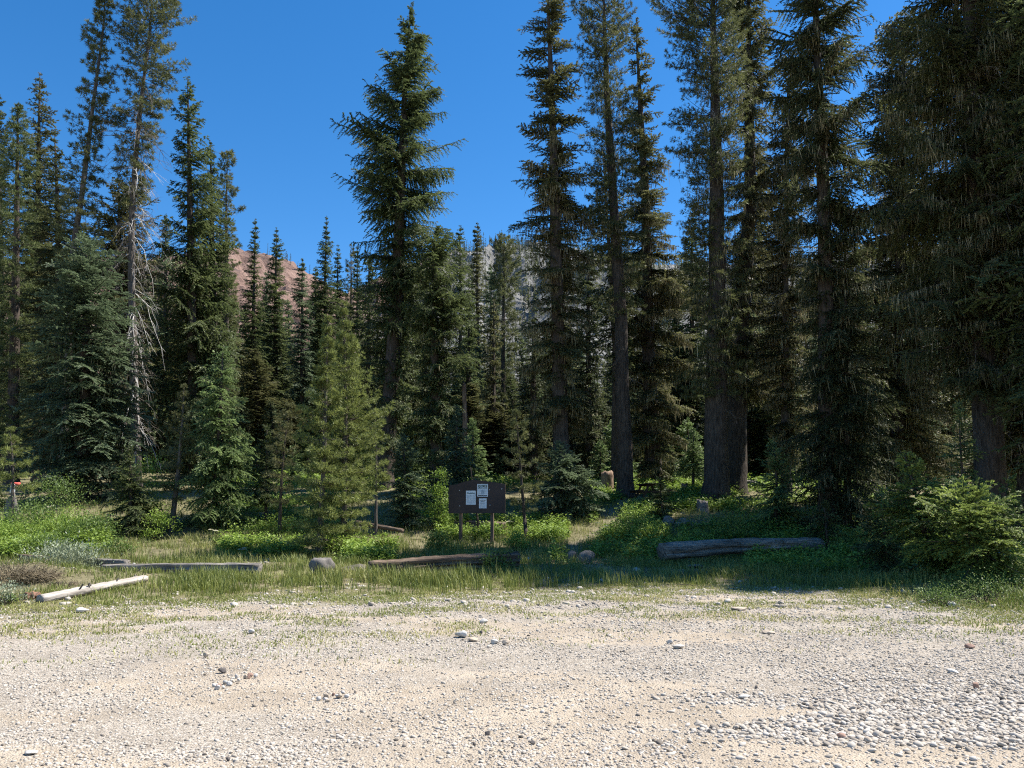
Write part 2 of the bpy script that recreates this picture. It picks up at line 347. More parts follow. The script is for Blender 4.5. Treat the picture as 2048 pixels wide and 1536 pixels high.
# ------------------------------------------------------------------ branch prototypes
KIND = {  # k2 = curve of the branch, plow/phigh = branch pitch at the foot / top of the crown
    'fir':   dict(k2=-.10, plow=-16, phigh=34),
    'doug':  dict(k2=.10, plow=-20, phigh=42),
    'hem':   dict(k2=-.30, plow=-4, phigh=40),
    'pine':  dict(k2=.22, plow=-22, phigh=40),
    'ypine': dict(k2=.38, plow=-24, phigh=48),
    'yfir':  dict(k2=.02, plow=-20, phigh=42),
}
LENS = [.3, .55, .9, 1.4, 2.1, 3.0, 4.2, 6.0]
_proto = {}
DENS = 2.3
def proto(kind, el, li, var):
    key = (kind, el, li, var)
    if key in _proto: return _proto[key]
    L = LENS[li]; rng = rs((hash((li, var)) + int(el*1000)*31 + len(kind)*7) % 100000)
    k2 = KIND[kind]['k2']
    P, D, W, l, wd, T = [], [], [], [], [], []
    def axis(t): return np.array([L*t, 0, k2*L*t*t])
    if kind in ('pine', 'ypine'):
        tufts = []
        nsub = max(3, int(L/(.17 if kind == 'pine' else .13)))
        for i in range(nsub):
            t = .22+.78*(i+.5)/nsub if kind == 'pine' else .1+.9*(i+.5)/nsub
            s = -1 if i % 2 else 1
            ll = min(.36*L, .9)*(1-t)**.6*rng.uniform(.5, 1.2)+.06
            ang = s*math.radians(rng.uniform(30, 65)); up = rng.uniform(-.15, .5)
            d = norm(np.array([math.cos(ang), math.sin(ang), up])); b0 = axis(t)
            m = max(1, int(ll/(.16 if kind == 'pine' else .11)))
            for j in range(m):
                f = (j+1)/m
                if kind == 'pine' and f < .5 and rng.rand() < .5: continue
                dd = norm(d+np.array([.2, 0, .35*f])); tufts.append((b0+d*ll*f, dd))
        tufts.append((axis(1), norm(np.array([1, 0, .6+2*k2*.5]))))
        tufts.append((axis(.9), norm(np.array([1, .2, .4]))))
        nb = 15
        for p, d in tufts:
            tv = rng.rand()
            for _ in range(nb):
                v = norm(d*.75+rng.normal(0, .55, 3)); wv = norm(np.cross(v, rng.normal(0, 1, 3)))
                P.append(p-d*el*.3*rng.rand()); D.append(v); W.append(wv); l.append(el*rng.uniform(.85, 1.4)); wd.append(el*.15)
                T.append(.25+.35*tv+.3*rng.rand())
    else:
        sp = el*1.15
        n = max(4, int(L/sp))
        for i in range(n):
            t = .06+.94*(i+rng.rand()*.6)/n
            s = -1 if i % 2 else 1
            ll = min(.44*L, 1.25)*(1-(.80 if kind == 'doug' else .84)*t)**.75*rng.uniform(.55, 1.15)+el*.7
            if kind == 'doug': ll *= 1.0
            ang = s*math.radians(rng.uniform(42, 66)); dz = rng.normal(-.05, .30 if kind == 'doug' else .2) + (-.30 if kind in ('hem', 'doug') else 0)
            d = norm(np.array([math.cos(ang), math.sin(ang), dz])); b0 = axis(t)
            m = max(1, int(ll/(el*.48))); lt = rng.rand()
            for j in range(m):
                f = (j+.4)/m
                pp = b0+d*ll*f + np.array([0, 0, -.18*ll*f*f*(2.2 if kind in ('hem', 'doug') else 1)])
                for q in (-1, .1, 1):
                    a2 = math.atan2(d[1], d[0])+q*math.radians(rng.uniform(18, 50))
                    v = norm(np.array([math.cos(a2), math.sin(a2), d[2]+rng.normal(.04, .26)]))
                    wv = norm(np.cross(v, np.array([rng.normal(0, .5), rng.normal(0, .5), 1.])))
                    P.append(pp); D.append(v); W.append(wv); l.append(el*rng.uniform(.75, 1.3)*(.75+.5*(1-f))); wd.append(el*.46)
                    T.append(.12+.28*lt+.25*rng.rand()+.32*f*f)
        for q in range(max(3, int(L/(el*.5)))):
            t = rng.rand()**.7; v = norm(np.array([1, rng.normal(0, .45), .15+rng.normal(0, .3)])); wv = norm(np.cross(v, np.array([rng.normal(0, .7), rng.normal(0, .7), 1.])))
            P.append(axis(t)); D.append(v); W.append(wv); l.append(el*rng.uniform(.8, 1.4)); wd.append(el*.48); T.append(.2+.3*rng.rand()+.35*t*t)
    V = leaves(np.array(P), np.array(D), np.array(W), np.array(l), np.array(wd)).astype(np.float32)
    _proto[key] = (V, np.repeat(np.array(T), 4).astype(np.float32), L)
    return _proto[key]
def frames(azim, pitch, roll):
    """branch local axes: x out along the branch, y sideways, z up"""
    ca, sa, cp, sp = np.cos(azim), np.sin(azim), np.cos(pitch), np.sin(pitch)
    X = np.stack([ca*cp, sa*cp, sp], -1); Yv = np.stack([-sa, ca, 0*ca], -1); Z = np.cross(X, Yv)
    cr, sr = np.cos(roll)[:, None], np.sin(roll)[:, None]
    return X, Yv*cr+Z*sr, Z*cr-Yv*sr
def conifer(kind, label, Y, path, prof, tw, mat='fir', dens=7, el=.10, lichen=0, lich_v=(0, 2000), rag=.25, dead=(), seed=1, name=None, group=None, bark='bark', gap=.0, taper=.10, cat='tree', limbs=True, twin=None, sides=9, tmin=None, wide=1.2, bough=0):
    rng = rs(seed)
    bx = xof(path[0] if not isinstance(path[0], tuple) else path[0][0], Y, CAMH+.5)
    bz = gz(bx, Y); base = np.array([bx, Y, bz-.05])
    pts = [(bx, bz-.25)] + [(xof(u, Y, zof(v, Y)), zof(v, Y)) for (u, v) in path[1:]]
    pz = np.array([p[1] for p in pts]); px = np.array([p[0] for p in pts]); o = np.argsort(pz); pz, px = pz[o], px[o]
    ztop = pz[-1]
    ybow = rng.normal(0, .25)
    def cx(z): return np.interp(z, pz, px) - bx
    def cyy(z): return ybow*np.sin(np.clip((z-bz)/(ztop-bz), 0, 1)*PI)
    root = thing(name or {'pine': 'pine_tree', 'ypine': 'young_pine', 'yfir': 'young_fir', 'hem': 'hemlock_tree'}.get(kind, 'fir_tree'), label, cat, tuple(base), group)
    # trunk
    H = ztop-bz; nr = max(8, int(H/1.2)); zs = np.linspace(bz-.25, ztop, nr)
    zs = np.sort(np.concatenate([zs, bz+np.array([.05, .2, .45, .8])]))
    r0 = tw/FPX*depth(Y, bz+1.5)/2
    f = np.clip((zs-bz)/H, 0, 1)
    rad = r0*((1-f)**.75*(1-taper)+taper*.5*(1-f))*(1+.3*np.exp(-np.clip(zs-bz, 0, 9)/(.25+r0*.4))) + .006
    V, F, F3 = tube_path(np.stack([cx(zs), cyy(zs), zs-base[2]], -1), rad, sides, rng, .16)
    tb = Bag(); tb.add(V, F, F3)
    # limbs and foliage
    pv = np.array([zof(p[0], Y) for p in prof]); hl = np.array([p[1]/FPX*depth(Y, zof(p[0], Y)) for p in prof]); hr = np.array([p[2]/FPX*depth(Y, zof(p[0], Y)) for p in prof])
    o = np.argsort(pv); pv, hl, hr = pv[o], hl[o], hr[o]
    z0, z1 = pv[0], min(pv[-1], ztop)
    n = max(8, int(dens*DENS*(.75 if kind == 'pine' else 1)*(z1-z0)))
    u = (np.arange(n)+rng.rand(n))/n
    whorl = .45 if kind != 'hem' else .25
    z = z0+(z1-z0)*u; z = np.round(z/whorl)*whorl*.6+z*.4 if kind != 'yfir' else z
    z = np.clip(z, z0, z1-.02)
    azi = rng.rand(n)*2*PI
    gid = None
    if bough:   # branches gathered into distinct layered boughs
        ng = max(6, n//bough); gid = rng.randint(0, ng, n); gz_ = np.clip(z0+(z1-z0)*(np.arange(ng)+rng.rand(ng))/ng, z0, z1)
        frz = (gz_-z0)/(z1-z0); ga = (np.arange(ng)*2.39996+rng.normal(0, .35, ng)) % (2*PI)
        z = np.clip(gz_[gid]+rng.normal(0, .10, n), z0, z1-.02); azi = ga[gid]+rng.normal(0, .24, n)
    L_, R_ = np.interp(z, pv, hl), np.interp(z, pv, hr)
    R = (L_+R_)/2 + (R_-L_)/2*np.cos(azi)
    R = R*rng.uniform(wide-1.5*rag, wide+.35*rag, n)
    if bough: R = ((L_+R_)/2+(R_-L_)/2*np.cos(azi))*(wide*1.0-1.3*rag*rng.rand(ng)+.25*rag)[gid]*rng.uniform(.72, 1.06, n)
    cl = vnoise(azi*1.6, z*.55, seed+3)
    R = R*(1-rag*.9*sstep(.55, .9, cl))
    R = np.where(rng.rand(n) < .28, R*rng.uniform(.35, .8, n), R)
    fr = (z-z0)/(z1-z0+1e-6)
    kd = KIND[kind]
    pit = np.radians(kd['plow']+(kd['phigh']-kd['plow'])*fr**1.7+rng.normal(0, 7, n))
    if bough: pit = np.radians(kd['plow']+(kd['phigh']-kd['plow'])*fr**1.7)+rng.normal(0, .10, ng)[gid]+rng.normal(0, .06, n)
    if gap:
        keep = vnoise(azi*.9+7, z*.42, seed+8) > gap
        z, azi, R, pit, fr = z[keep], azi[keep], R[keep], pit[keep], fr[keep]
    n = len(z)
    Ln = np.maximum(R/np.cos(pit), tmin or (.1 if Y > 45 else .2))
    za = np.clip(z - Ln*np.sin(pit)*.55, bz+.12, z1-.01)
    P0 = np.stack([cx(za), cyy(za), za-base[2]], -1)
    X, Yv, Z = frames(azi, pit, rng.normal(0, .25, n))
    br = rng.rand(n)
    if limbs:
        big = np.ones(n, bool)
        V, F, ctr = tubes(P0[big], X[big], Ln[big]*.92, np.clip(Ln[big]*.011+.004, .005, .05), rng, 3, 3, kd['k2']*.9, Z[big])
        tb.add(V, F)
    tb.build('trunk', M[bark], root, True)
    li = np.argmin(np.abs(np.log(Ln[:, None]/np.array(LENS)[None])), 1); va = rng.randint(0, 3, n)
    Vs, Ts = [], []
    for i in np.unique(li):
        for v in range(3):
            s = np.nonzero((li == i) & (va == v))[0]
            if not len(s): continue
            PV, PT, PL = proto(kind, el, int(i), v)
            sc = (Ln[s]/PL)
            A = np.stack([X[s], Yv[s]*.95, Z[s]], 1)*sc[:, None, None]
            W = np.matmul(PV[None], A) + P0[s][:, None]
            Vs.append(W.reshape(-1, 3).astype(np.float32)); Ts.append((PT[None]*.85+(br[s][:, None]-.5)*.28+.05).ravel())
    V = np.concatenate(Vs); T = np.clip(np.concatenate(Ts), 0, 1)
    if kind != 'pine' or True:   # leader shoot
        k = 14; tz = ztop - rng.rand(k)*min(1.2, H*.08)
        D = norm(np.stack([rng.normal(0, .28, k), rng.normal(0, .28, k), np.full(k, .9)], -1)); Wv = norm(np.cross(D, rng.normal(0, 1, (k, 3))))
        V = np.concatenate([V, leaves(np.stack([cx(tz), cyy(tz), tz-base[2]], -1), D, Wv, np.full(k, el*1.2), np.full(k, el*.35)).astype(np.float32)]); T = np.concatenate([T, np.full(4*k, .5)])
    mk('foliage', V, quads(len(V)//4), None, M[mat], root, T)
    # hanging lichen
    if lichen:
        za_, zb_ = zof(lich_v[1], Y), zof(lich_v[0], Y)
        pr = np.nonzero((z > za_) & (z < zb_))[0]
        if len(pr):
            clus = rng.rand(n)**2
            cnt = rng.poisson(lichen*Ln[pr]*clus[pr]*6.0*rng.rand(len(pr))*2)
            b = np.repeat(pr, cnt); k = len(b)
            if k:
                t = rng.uniform(.12, .95, k); off = rng.normal(0, .10, k)
                p = P0[b]+X[b]*(Ln[b]*t)[:, None]+Z[b]*(kd['k2']*Ln[b]*t*t)[:, None]+Yv[b]*(off*Ln[b])[:, None]
                ln = rng.gamma(2.2, .11, k)+.06; wd = rng.uniform(.25, 1, k)*.042*np.clip(Y/36, .6, 1.3)
                th = rng.rand(k)*PI; Wv = np.stack([np.cos(th), np.sin(th), 0*th], -1)
                sw = np.stack([rng.normal(0, .12, k), rng.normal(0, .12, k), np.full(k, -1.)], -1)
                D = norm(sw); LV = leaves(p, D, Wv, ln, wd)
                mk('lichen', LV, quads(k), None, M['lichen'], root, np.repeat(np.clip(.2+.5*br[b]+rng.normal(0, .2, k), 0, 1), 4))['kind'] = 'stuff'
    # dead branches: (v_top, v_bottom, count, length px, droop, azimuth centre or None, material)
    dl = []
    for q_ in dead: dl += [(*q_, 'dead_branches')] if q_[6] != 'white' else [(q_[0]+(q_[1]-q_[0])*i/q_[2], q_[0]+(q_[1]-q_[0])*(i+1)/q_[2], 1, *q_[3:], 'bleached_branch') for i in range(q_[2])]
    for (vt, vb, cnt, lp, dr, ac, mm, dn) in dl:
        zd = rng.uniform(zof(vb, Y), zof(vt, Y), cnt); ad = rng.rand(cnt)*2*PI if ac is None else math.radians(ac)+rng.normal(0, .55, cnt)
        ld = lp/FPX*depth(Y, 8)*rng.uniform(.45, 1.15, cnt)
        p0 = np.stack([cx(zd), cyy(zd), zd-base[2]], -1)
        x_, y_, z_ = frames(ad, rng.normal(-.25, .22, cnt), np.zeros(cnt))
        b = Bag(); up = np.tile([0, 0, 1.], (cnt, 1))
        V, F, ctr = tubes(p0, x_, ld, np.clip(ld*.014, .010, .05), rng, 6, 4, -dr*rng.uniform(.5, 1.4, cnt), up, .18, .022); b.add(V, F)
        ks = 7; src = np.repeat(np.arange(cnt), ks); seg = rng.randint(1, 6, cnt*ks)
        q = ctr[src, seg]; d = norm(x_[src]*.8+rng.normal(0, .55, (cnt*ks, 3))+np.array([0, 0, -.25]))
        V, F, c2 = tubes(q, d, ld[src]*rng.uniform(.12, .42, cnt*ks), np.clip(ld[src]*.006, .005, .02), rng, 3, 3, -.35, None, .3, .04); b.add(V, F)
        s3 = np.repeat(np.arange(cnt*ks), 2); q = c2[s3, rng.randint(1, 4, len(s3))]; d = norm(d[s3]+rng.normal(0, .6, (len(s3), 3)))
        V, F, _ = tubes(q, d, ld[src][s3]*rng.uniform(.06, .2, len(s3)), np.full(len(s3), .006), rng, 2, 3, -.3, None, .4); b.add(V, F)
        ob = b.build(dn, M[mm], root)
        if cnt > 1: ob['kind'] = 'stuff'
    return root
def copy_tree(o, loc, rz, sc, label=None, group=None):
    r = o.copy(); C.objects.link(r); r.location = loc; r.rotation_euler = (0, 0, rz); r.scale = (sc[0], sc[0], sc[1])
    if label: r['label'] = label
    if group: r['group'] = group
    for ch in list(o.children):
        c = ch.copy(); C.objects.link(c); c.parent = r
    return r
# ================================================================== TREES (pixels of the photo give outline, Y the distance in metres)
TF = 'tall conifers along the left side'
conifer('fir', 'dark fir half cut off by the upper left edge of the photo', 50, [-14, (-8, 185)], [(185, 3, 6), (240, 15, 20), (300, 25, 28), (500, 45, 45), (900, 50, 50)], 26, 'dark', 7, .14, seed=11)
conifer('pine', 'bushy dark pine beside the left edge, blunt top below the mossy spire', 44, [22, (30, 500), (36, 208)], [(208, 5, 5), (250, 16, 18), (330, 42, 36), (450, 52, 46), (700, 55, 50), (930, 45, 45)], 26, 'fir', 9, .20, seed=12)
conifer('fir', 'olive mossy fir with thin pale spire near the left edge', 47, [76, (79, 400), (80, 143)], [(143, 2, 2), (185, 18, 14), (195, 8, 8), (205, 22, 20), (250, 22, 28), (300, 28, 28), (400, 40, 40), (600, 55, 50), (900, 55, 50)], 24, 'olive', 8, .12, seed=13, gap=.2)
conifer('fir', 'darkest pointed fir left of the leaning pine', 42, [112, (110, 400), (109, 262)], [(262, 3, 3), (320, 15, 15), (380, 38, 28), (460, 50, 40), (600, 60, 50), (900, 70, 60)], 28, 'dark', 9, .11, seed=14)
conifer('pine', 'tall thin pine leaning right, with sparse dark tufts and bare trunk', 40, [124, (150, 480), (165, 395), (190, 190), (207, 60), (214, -70)], [(-70, 10, 10), (-10, 16, 18), (30, 16, 14), (60, 22, 18), (82, 46, 26), (110, 22, 22), (135, 26, 25), (165, 44, 32), (200, 25, 30), (220, 20, 20), (260, 48, 22), (300, 22, 18), (330, 38, 25), (420, 36, 30), (500, 38, 40), (600, 26, 28)], 23, 'pine', 9, .20, rag=.35, seed=15, bark='barkg', dead=[(120, 520, 26, 55, .2, None, 'deadb')], taper=.35)
conifer('pine', 'tall half-dead pine with green top and long bleached hanging branches', 41, [274, (262, 560), (263, 420), (272, 300), (283, 190), (300, 60), (308, -90)], [(-90, 20, 20), (0, 42, 60), (50, 52, 78), (85, 55, 80), (115, 52, 66), (160, 45, 45), (190, 48, 48), (245, 62, 42), (270, 40, 34), (330, 30, 28), (420, 25, 30)], 23, 'pine', 9.5, .19, rag=.3, seed=16, bark='barkg',
        dead=[(130, 330, 34, 70, .35, None, 'deadb'), (250, 520, 46, 75, .6, None, 'deadb'), (260, 440, 9, 75, .9, -25, 'white'), (400, 640, 10, 70, 1.1, -25, 'white'), (560, 860, 10, 80, 1.6, -35, 'white'), (420, 860, 60, 50, .9, None, 'deadb')], lichen=3, lich_v=(300, 900), taper=.25)
conifer('doug', 'tall shapely fir just right of the half-dead pine', 45, [388, (380, 500), (375, 152)], [(152, 3, 3), (185, 12, 14), (205, 22, 20), (225, 40, 22), (245, 20, 26), (270, 30, 40), (300, 28, 46), (350, 30, 44), (400, 44, 58), (480, 62, 62), (600, 76, 72), (850, 82, 76), (980, 60, 60)], 28, 'fir', 8, .13, .4, (450, 900), seed=17, bough=3)
conifer('fir', 'slender dense fir with pale green flank, beside the small sparse pine', 47, [428, (423, 450), (421, 282)], [(282, 3, 3), (350, 14, 16), (450, 32, 38), (550, 46, 52), (700, 62, 56), (850, 62, 60), (980, 50, 50)], 24, 'fir', 9, .13, .4, (500, 900), seed=18)
conifer('pine', 'small sparse pine against the sky right of the left tree group', 54, [450, (452, 420), (455, 303)], [(303, 6, 6), (330, 18, 16), (360, 12, 12), (400, 18, 28), (440, 18, 30), (500, 14, 20), (620, 25, 25), (800, 20, 20)], 16, 'pine', 7, .22, seed=19)
conifer('fir', 'broad blue-green fir in dense layers at the front of the left group', 36, [160, (166, 700), (172, 470)], [(470, 5, 5), (490, 40, 48), (560, 62, 80), (650, 78, 96), (750, 92, 106), (850, 106, 110), (930, 108, 105), (985, 80, 80)], 34, 'blue', 13, .10, .5, (650, 950), seed=20, rag=.2)
conifer('fir', 'olive fir draped with lichen, behind the bleached branches', 43, [236, (238, 360)], [(360, 8, 5), (378, 36, 42), (420, 46, 62), (520, 52, 72), (800, 52, 62), (940, 40, 50)], 28, 'olive', 9, .12, 5, (380, 900), seed=21)
conifer('hem', 'pale green young hemlock with drooping layered branches, left of centre', 30.5, [430, (440, 850), (446, 690)], [(690, 4, 4), (740, 26, 22), (800, 46, 42), (850, 52, 56), (900, 66, 76), (960, 80, 80), (1020, 86, 84), (1048, 70, 76)], 12, 'hemlock', 15, .075, seed=22)
conifer('ypine', 'narrow olive young pine with bare lower stem, left of the pale hemlock', 29.8, [347, (352, 950), (368, 775)], [(775, 4, 4), (820, 15, 15), (880, 30, 20), (950, 42, 28), (1000, 30, 24)], 12, 'olive', 8, .13, seed=23, bark='barkg')
conifer('yfir', 'small dark-skirted fir standing among the bright left bushes', 28.4, [258, (256, 893)], [(893, 2, 2), (930, 20, 16), (970, 40, 36), (1010, 56, 52), (1055, 66, 62)], 8, 'fir', 22, .06, seed=24)
conifer('ypine', 'young pine with upswept branches at the left edge', 29.0, [30, (25, 940), (20, 860)], [(860, 4, 4), (900, 26, 26), (950, 32, 48), (985, 18, 38)], 8, 'young', 9, .13, seed=25, bark='barkg')
conifer('yfir', 'low green fir cut by the left edge beside the upswept pine', 30.5, [-12, (-8, 925)], [(925, 3, 3), (960, 28, 26), (1000, 36, 30), (1020, 36, 32)], 7, 'fir', 16, .07, seed=26)
# ---- the middle gap
conifer('fir', 'slim dark spire, leftmost of the distant row below the ridge', 66, [505, (508, 600), (511, 438)], [(438, 2, 2), (470, 8, 6), (495, 13, 9), (510, 10, 9), (560, 18, 14), (600, 24, 20), (700, 30, 28), (860, 36, 35), (940, 30, 30)], 14, 'fir', 10, .125, seed=31)
conifer('fir', 'distant spire with a second shorter tip at its right', 68, [549, (551, 600), (553, 456)], [(456, 2, 2), (475, 6, 5), (490, 7, 12), (520, 12, 16), (560, 17, 20), (610, 25, 25), (700, 33, 33), (860, 40, 40)], 14, 'fir', 11, .125, seed=32)
conifer('fir', 'dense slim fir between the twin-tipped spire and the tallest distant spire', 64, [604, (604, 515)], [(515, 2, 2), (560, 11, 10), (590, 20, 18), (640, 22, 24), (700, 30, 28), (860, 36, 35)], 14, 'blue', 11, .125, seed=33)
conifer('fir', 'tallest spire of the distant row, tiered top clear against the sky', 66, [646, (650, 560), (653, 432)], [(432, 2, 2), (465, 5, 5), (480, 10, 9), (492, 18, 15), (505, 17, 16), (512, 7, 7), (522, 16, 14), (545, 18, 15), (600, 30, 28), (700, 36, 35), (860, 38, 38)], 14, 'fir', 11, .125, seed=34, rag=.2)
conifer('fir', 'thin pointed tip just right of the tallest distant spire', 72, [676, (676, 490)], [(490, 2, 2), (530, 7, 7), (600, 20, 22), (850, 30, 30)], 12, 'fir', 10, .125, seed=35)
conifer('pine', 'thin reddish dying treetop in the distant row', 72, [700, (702, 488)], [(488, 3, 3), (510, 8, 7), (560, 14, 12), (650, 20, 18), (850, 24, 24)], 12, 'olive', 4.5, .2, seed=36, dead=[(500, 600, 24, 12, .2, None, 'deadb')], gap=.35)
conifer('fir', 'thin pointed tip touching the big centre fir on its left', 70, [715, (714, 490)], [(490, 2, 2), (540, 8, 8), (640, 22, 22), (850, 30, 30)], 12, 'fir', 10, .125, seed=37)
conifer('fir', 'light green distant fir filling the gap under the tallest spire', 74, [630, (630, 535)], [(535, 3, 3), (600, 18, 16), (700, 30, 30), (860, 34, 34)], 14, 'fir', 10, .125, seed=38)
conifer('fir', 'pale grey-green fir showing between the two leftmost distant spires', 74, [530, (532, 545)], [(545, 3, 3), (600, 14, 14), (700, 28, 28), (860, 34, 34)], 14, 'blue', 10, .125, seed=39)
conifer('fir', 'dense fir tucked behind the left flank of the big centre fir', 58, [738, (738, 505)], [(505, 2, 2), (540, 12, 10), (600, 24, 20), (700, 34, 32), (860, 36, 36)], 16, 'fir', 7, .16, seed=40)
conifer('ypine', 'yellow-green young pine behind the boulder, lower of the joined pair', 24.4, [643, (650, 900), (656, 640)], [(640, 4, 4), (680, 14, 10), (720, 16, 18), (800, 36, 28), (850, 52, 36), (900, 62, 46), (980, 54, 62), (1040, 46, 60), (1100, 36, 46), (1125, 30, 40)], 13, 'young', 20, .12, seed=41, bark='barkg', rag=.28)
conifer('ypine', 'yellow-green young pine with tall leader, taller of the joined pair', 25.6, [690, (690, 850), (687, 610)], [(610, 3, 3), (660, 10, 14), (720, 24, 42), (740, 26, 52), (800, 40, 56), (840, 44, 72), (900, 45, 66), (1000, 42, 52), (1060, 34, 44), (1110, 30, 36)], 12, 'young', 20, .12, seed=42, bark='barkg', rag=.28)
conifer('ypine', 'thin young pine with bare pale stem, right of the joined pines', 28, [754, (752, 900), (750, 818)], [(818, 3, 3), (870, 16, 20), (930, 22, 22), (985, 15, 12)], 7, 'young', 10, .12, seed=43, bark='barkg')
conifer('ypine', 'small young pine half hidden behind the left side of the joined pines', 29, [562, (570, 900), (580, 812)], [(812, 3, 3), (860, 22, 20), (920, 30, 28), (980, 30, 28), (1020, 22, 20)], 7, 'olive', 10, .12, seed=44)
conifer('yfir', 'low young fir between the pale hemlock and the joined pines', 31, [535, (534, 850)], [(850, 3, 3), (900, 20, 20), (960, 34, 32), (1010, 38, 36)], 7, 'fir', 16, .075, seed=45)
conifer('doug', 'great dark fir alone against the sky at the centre', 42, [766, (780, 800), (795, 560), (800, 400), (808, 200), (822, 6)], [(6, 3, 3), (40, 12, 12), (50, 26, 14), (60, 18, 18), (78, 30, 38), (92, 26, 42), (105, 40, 70), (122, 42, 46), (140, 56, 74), (150, 90, 78), (165, 76, 60), (178, 70, 78), (192, 78, 62), (205, 108, 90), (222, 100, 70), (235, 72, 88), (252, 78, 95), (268, 100, 84), (276, 142, 124), (292, 122, 118), (310, 98, 88), (328, 112, 126), (352, 112, 112), (368, 130, 122), (385, 104, 96), (404, 132, 128), (420, 128, 120), (440, 100, 118), (470, 96, 105), (520, 92, 90), (560, 84, 80), (620, 92, 72), (700, 76, 62), (850, 60, 56), (900, 50, 50)], 40, 'fir', 9.5, .11, .5, (450, 900), seed=46, rag=.27, gap=.12, wide=1.12, bough=5)
conifer('doug', 'broad sunlit olive-green fir in front of the centre fir, on its right', 39.5, [874, (870, 700), (868, 462)], [(462, 25, 18), (490, 55, 46), (560, 55, 72), (650, 62, 78), (750, 56, 72), (850, 62, 62), (930, 50, 50)], 30, 'fir', 13, .10, 1.2, (560, 950), seed=47, rag=.22, bough=6)
conifer('fir', 'dark full fir standing right behind the great centre fir', 47, [806, (806, 490)], [(490, 20, 20), (560, 60, 60), (700, 78, 72), (900, 70, 70)], 26, 'dark', 8, .12, 1, (520, 950), seed=97)
conifer('fir', 'small pointed fir right of the centre fir, in front of the rocky hill', 75, [922, (920, 452)], [(452, 2, 2), (490, 11, 10), (520, 16, 15), (700, 26, 26), (850, 30, 30)], 12, 'fir', 6, .18, seed=48)
conifer('fir', 'thin brownish spire in front of the pale rock face', 72, [957, (954, 446)], [(446, 2, 2), (475, 7, 7), (520, 12, 14), (600, 19, 20), (850, 26, 25)], 13, 'olive', 8, .16, seed=49)
conifer('pine', 'rounded olive pine left of the lichen-hung spruce, against the rocky hill', 64, [1005, (1008, 472)], [(472, 8, 8), (500, 26, 26), (560, 32, 30), (700, 30, 28), (820, 22, 22)], 14, 'pine', 9, .22, seed=50)
conifer('fir', 'grey-green fir between the brownish spire and the rounded olive pine', 68, [982, (982, 535)], [(535, 3, 3), (600, 18, 18), (700, 28, 28), (850, 30, 30)], 13, 'blue', 7, .17, seed=51)
conifer('fir', 'slim fir with lit right side, behind the notice board', 55, [935, (938, 560)], [(560, 3, 3), (640, 20, 20), (760, 32, 32), (900, 34, 34)], 15, 'fir', 7, .15, .5, (600, 900), seed=52)
conifer('fir', 'pink-grey dead-branched fir behind the notice board on its right', 52, [985, (988, 600)], [(600, 3, 3), (660, 18, 18), (760, 24, 24), (900, 28, 28)], 15, 'olive', 6, .15, 4, (600, 900), seed=53, dead=[(620, 860, 40, 26, .4, None, 'deadb')], gap=.25)
conifer('yfir', 'blue-green young fir directly behind the notice board', 35, [912, (915, 812)], [(812, 2, 2), (860, 18, 18), (920, 36, 36), (985, 46, 46)], 9, 'blue', 18, .08, seed=54)
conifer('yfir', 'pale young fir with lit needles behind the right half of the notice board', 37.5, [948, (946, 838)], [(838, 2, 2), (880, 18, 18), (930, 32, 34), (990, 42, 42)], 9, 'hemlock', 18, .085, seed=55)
conifer('yfir', 'wide dark young fir left of the notice board', 30, [818, (808, 868)], [(868, 4, 4), (895, 18, 22), (950, 36, 38), (1000, 48, 50), (1048, 42, 60)], 9, 'blue', 20, .075, seed=56)
conifer('yfir', 'little blue-green fir filling the gap right of the thin bare-stemmed pine', 34, [868, (866, 900)], [(900, 3, 3), (940, 24, 24), (1000, 40, 40), (1020, 40, 40)], 8, 'fir', 16, .08, seed=57)
# ---- right side
conifer('fir', 'tall open-crowned spruce hung with lichen, right of the sky gap', 36, [1128, (1122, 860), (1112, 500), (1107, 300), (1100, 100), (1093, -70)], [(-70, 18, 22), (-10, 30, 35), (30, 42, 52), (50, 60, 46), (62, 36, 36), (80, 46, 48), (95, 55, 44), (130, 48, 50), (165, 68, 62), (180, 40, 44), (200, 55, 62), (232, 62, 50), (262, 82, 66), (280, 55, 56), (300, 58, 62), (330, 66, 72), (345, 98, 70), (380, 90, 66), (395, 74, 80), (425, 112, 82), (455, 104, 70), (475, 46, 60), (520, 75, 92), (560, 84, 60), (585, 40, 40), (620, 75, 72), (700, 92, 70), (740, 60, 50), (800, 70, 68), (870, 50, 50)], 34, 'olive', 8.5, .10, 14, (250, 940), seed=61, name='spruce_tree', bough=4, rag=.2, gap=.10, taper=.0, sides=12)
conifer('pine', 'tall dark-trunked pine with open tufted crown, beside the cut stump', 38, [1252, (1246, 800), (1243, 640), (1232, 480), (1215, 200), (1205, -70)], [(-70, 50, 50), (0, 75, 60), (40, 70, 66), (80, 50, 55), (110, 66, 55), (170, 46, 52), (220, 58, 56), (300, 64, 62), (370, 50, 55), (420, 62, 55), (480, 64, 60), (560, 44, 44), (640, 36, 36)], 33, 'pine', 9.5, .17, 3, (150, 760), seed=62, gap=.12, dead=[(420, 760, 30, 40, .4, None, 'deadb')], taper=.0, sides=12)
conifer('fir', 'slender dark trunk behind the tufted pine, on its left', 43, [1231, (1228, 700), (1215, 480), (1205, 300)], [(300, 8, 8), (400, 36, 36), (520, 44, 42), (680, 42, 40), (760, 26, 30)], 19, 'dark', 7, .12, 1, (400, 800), seed=63)
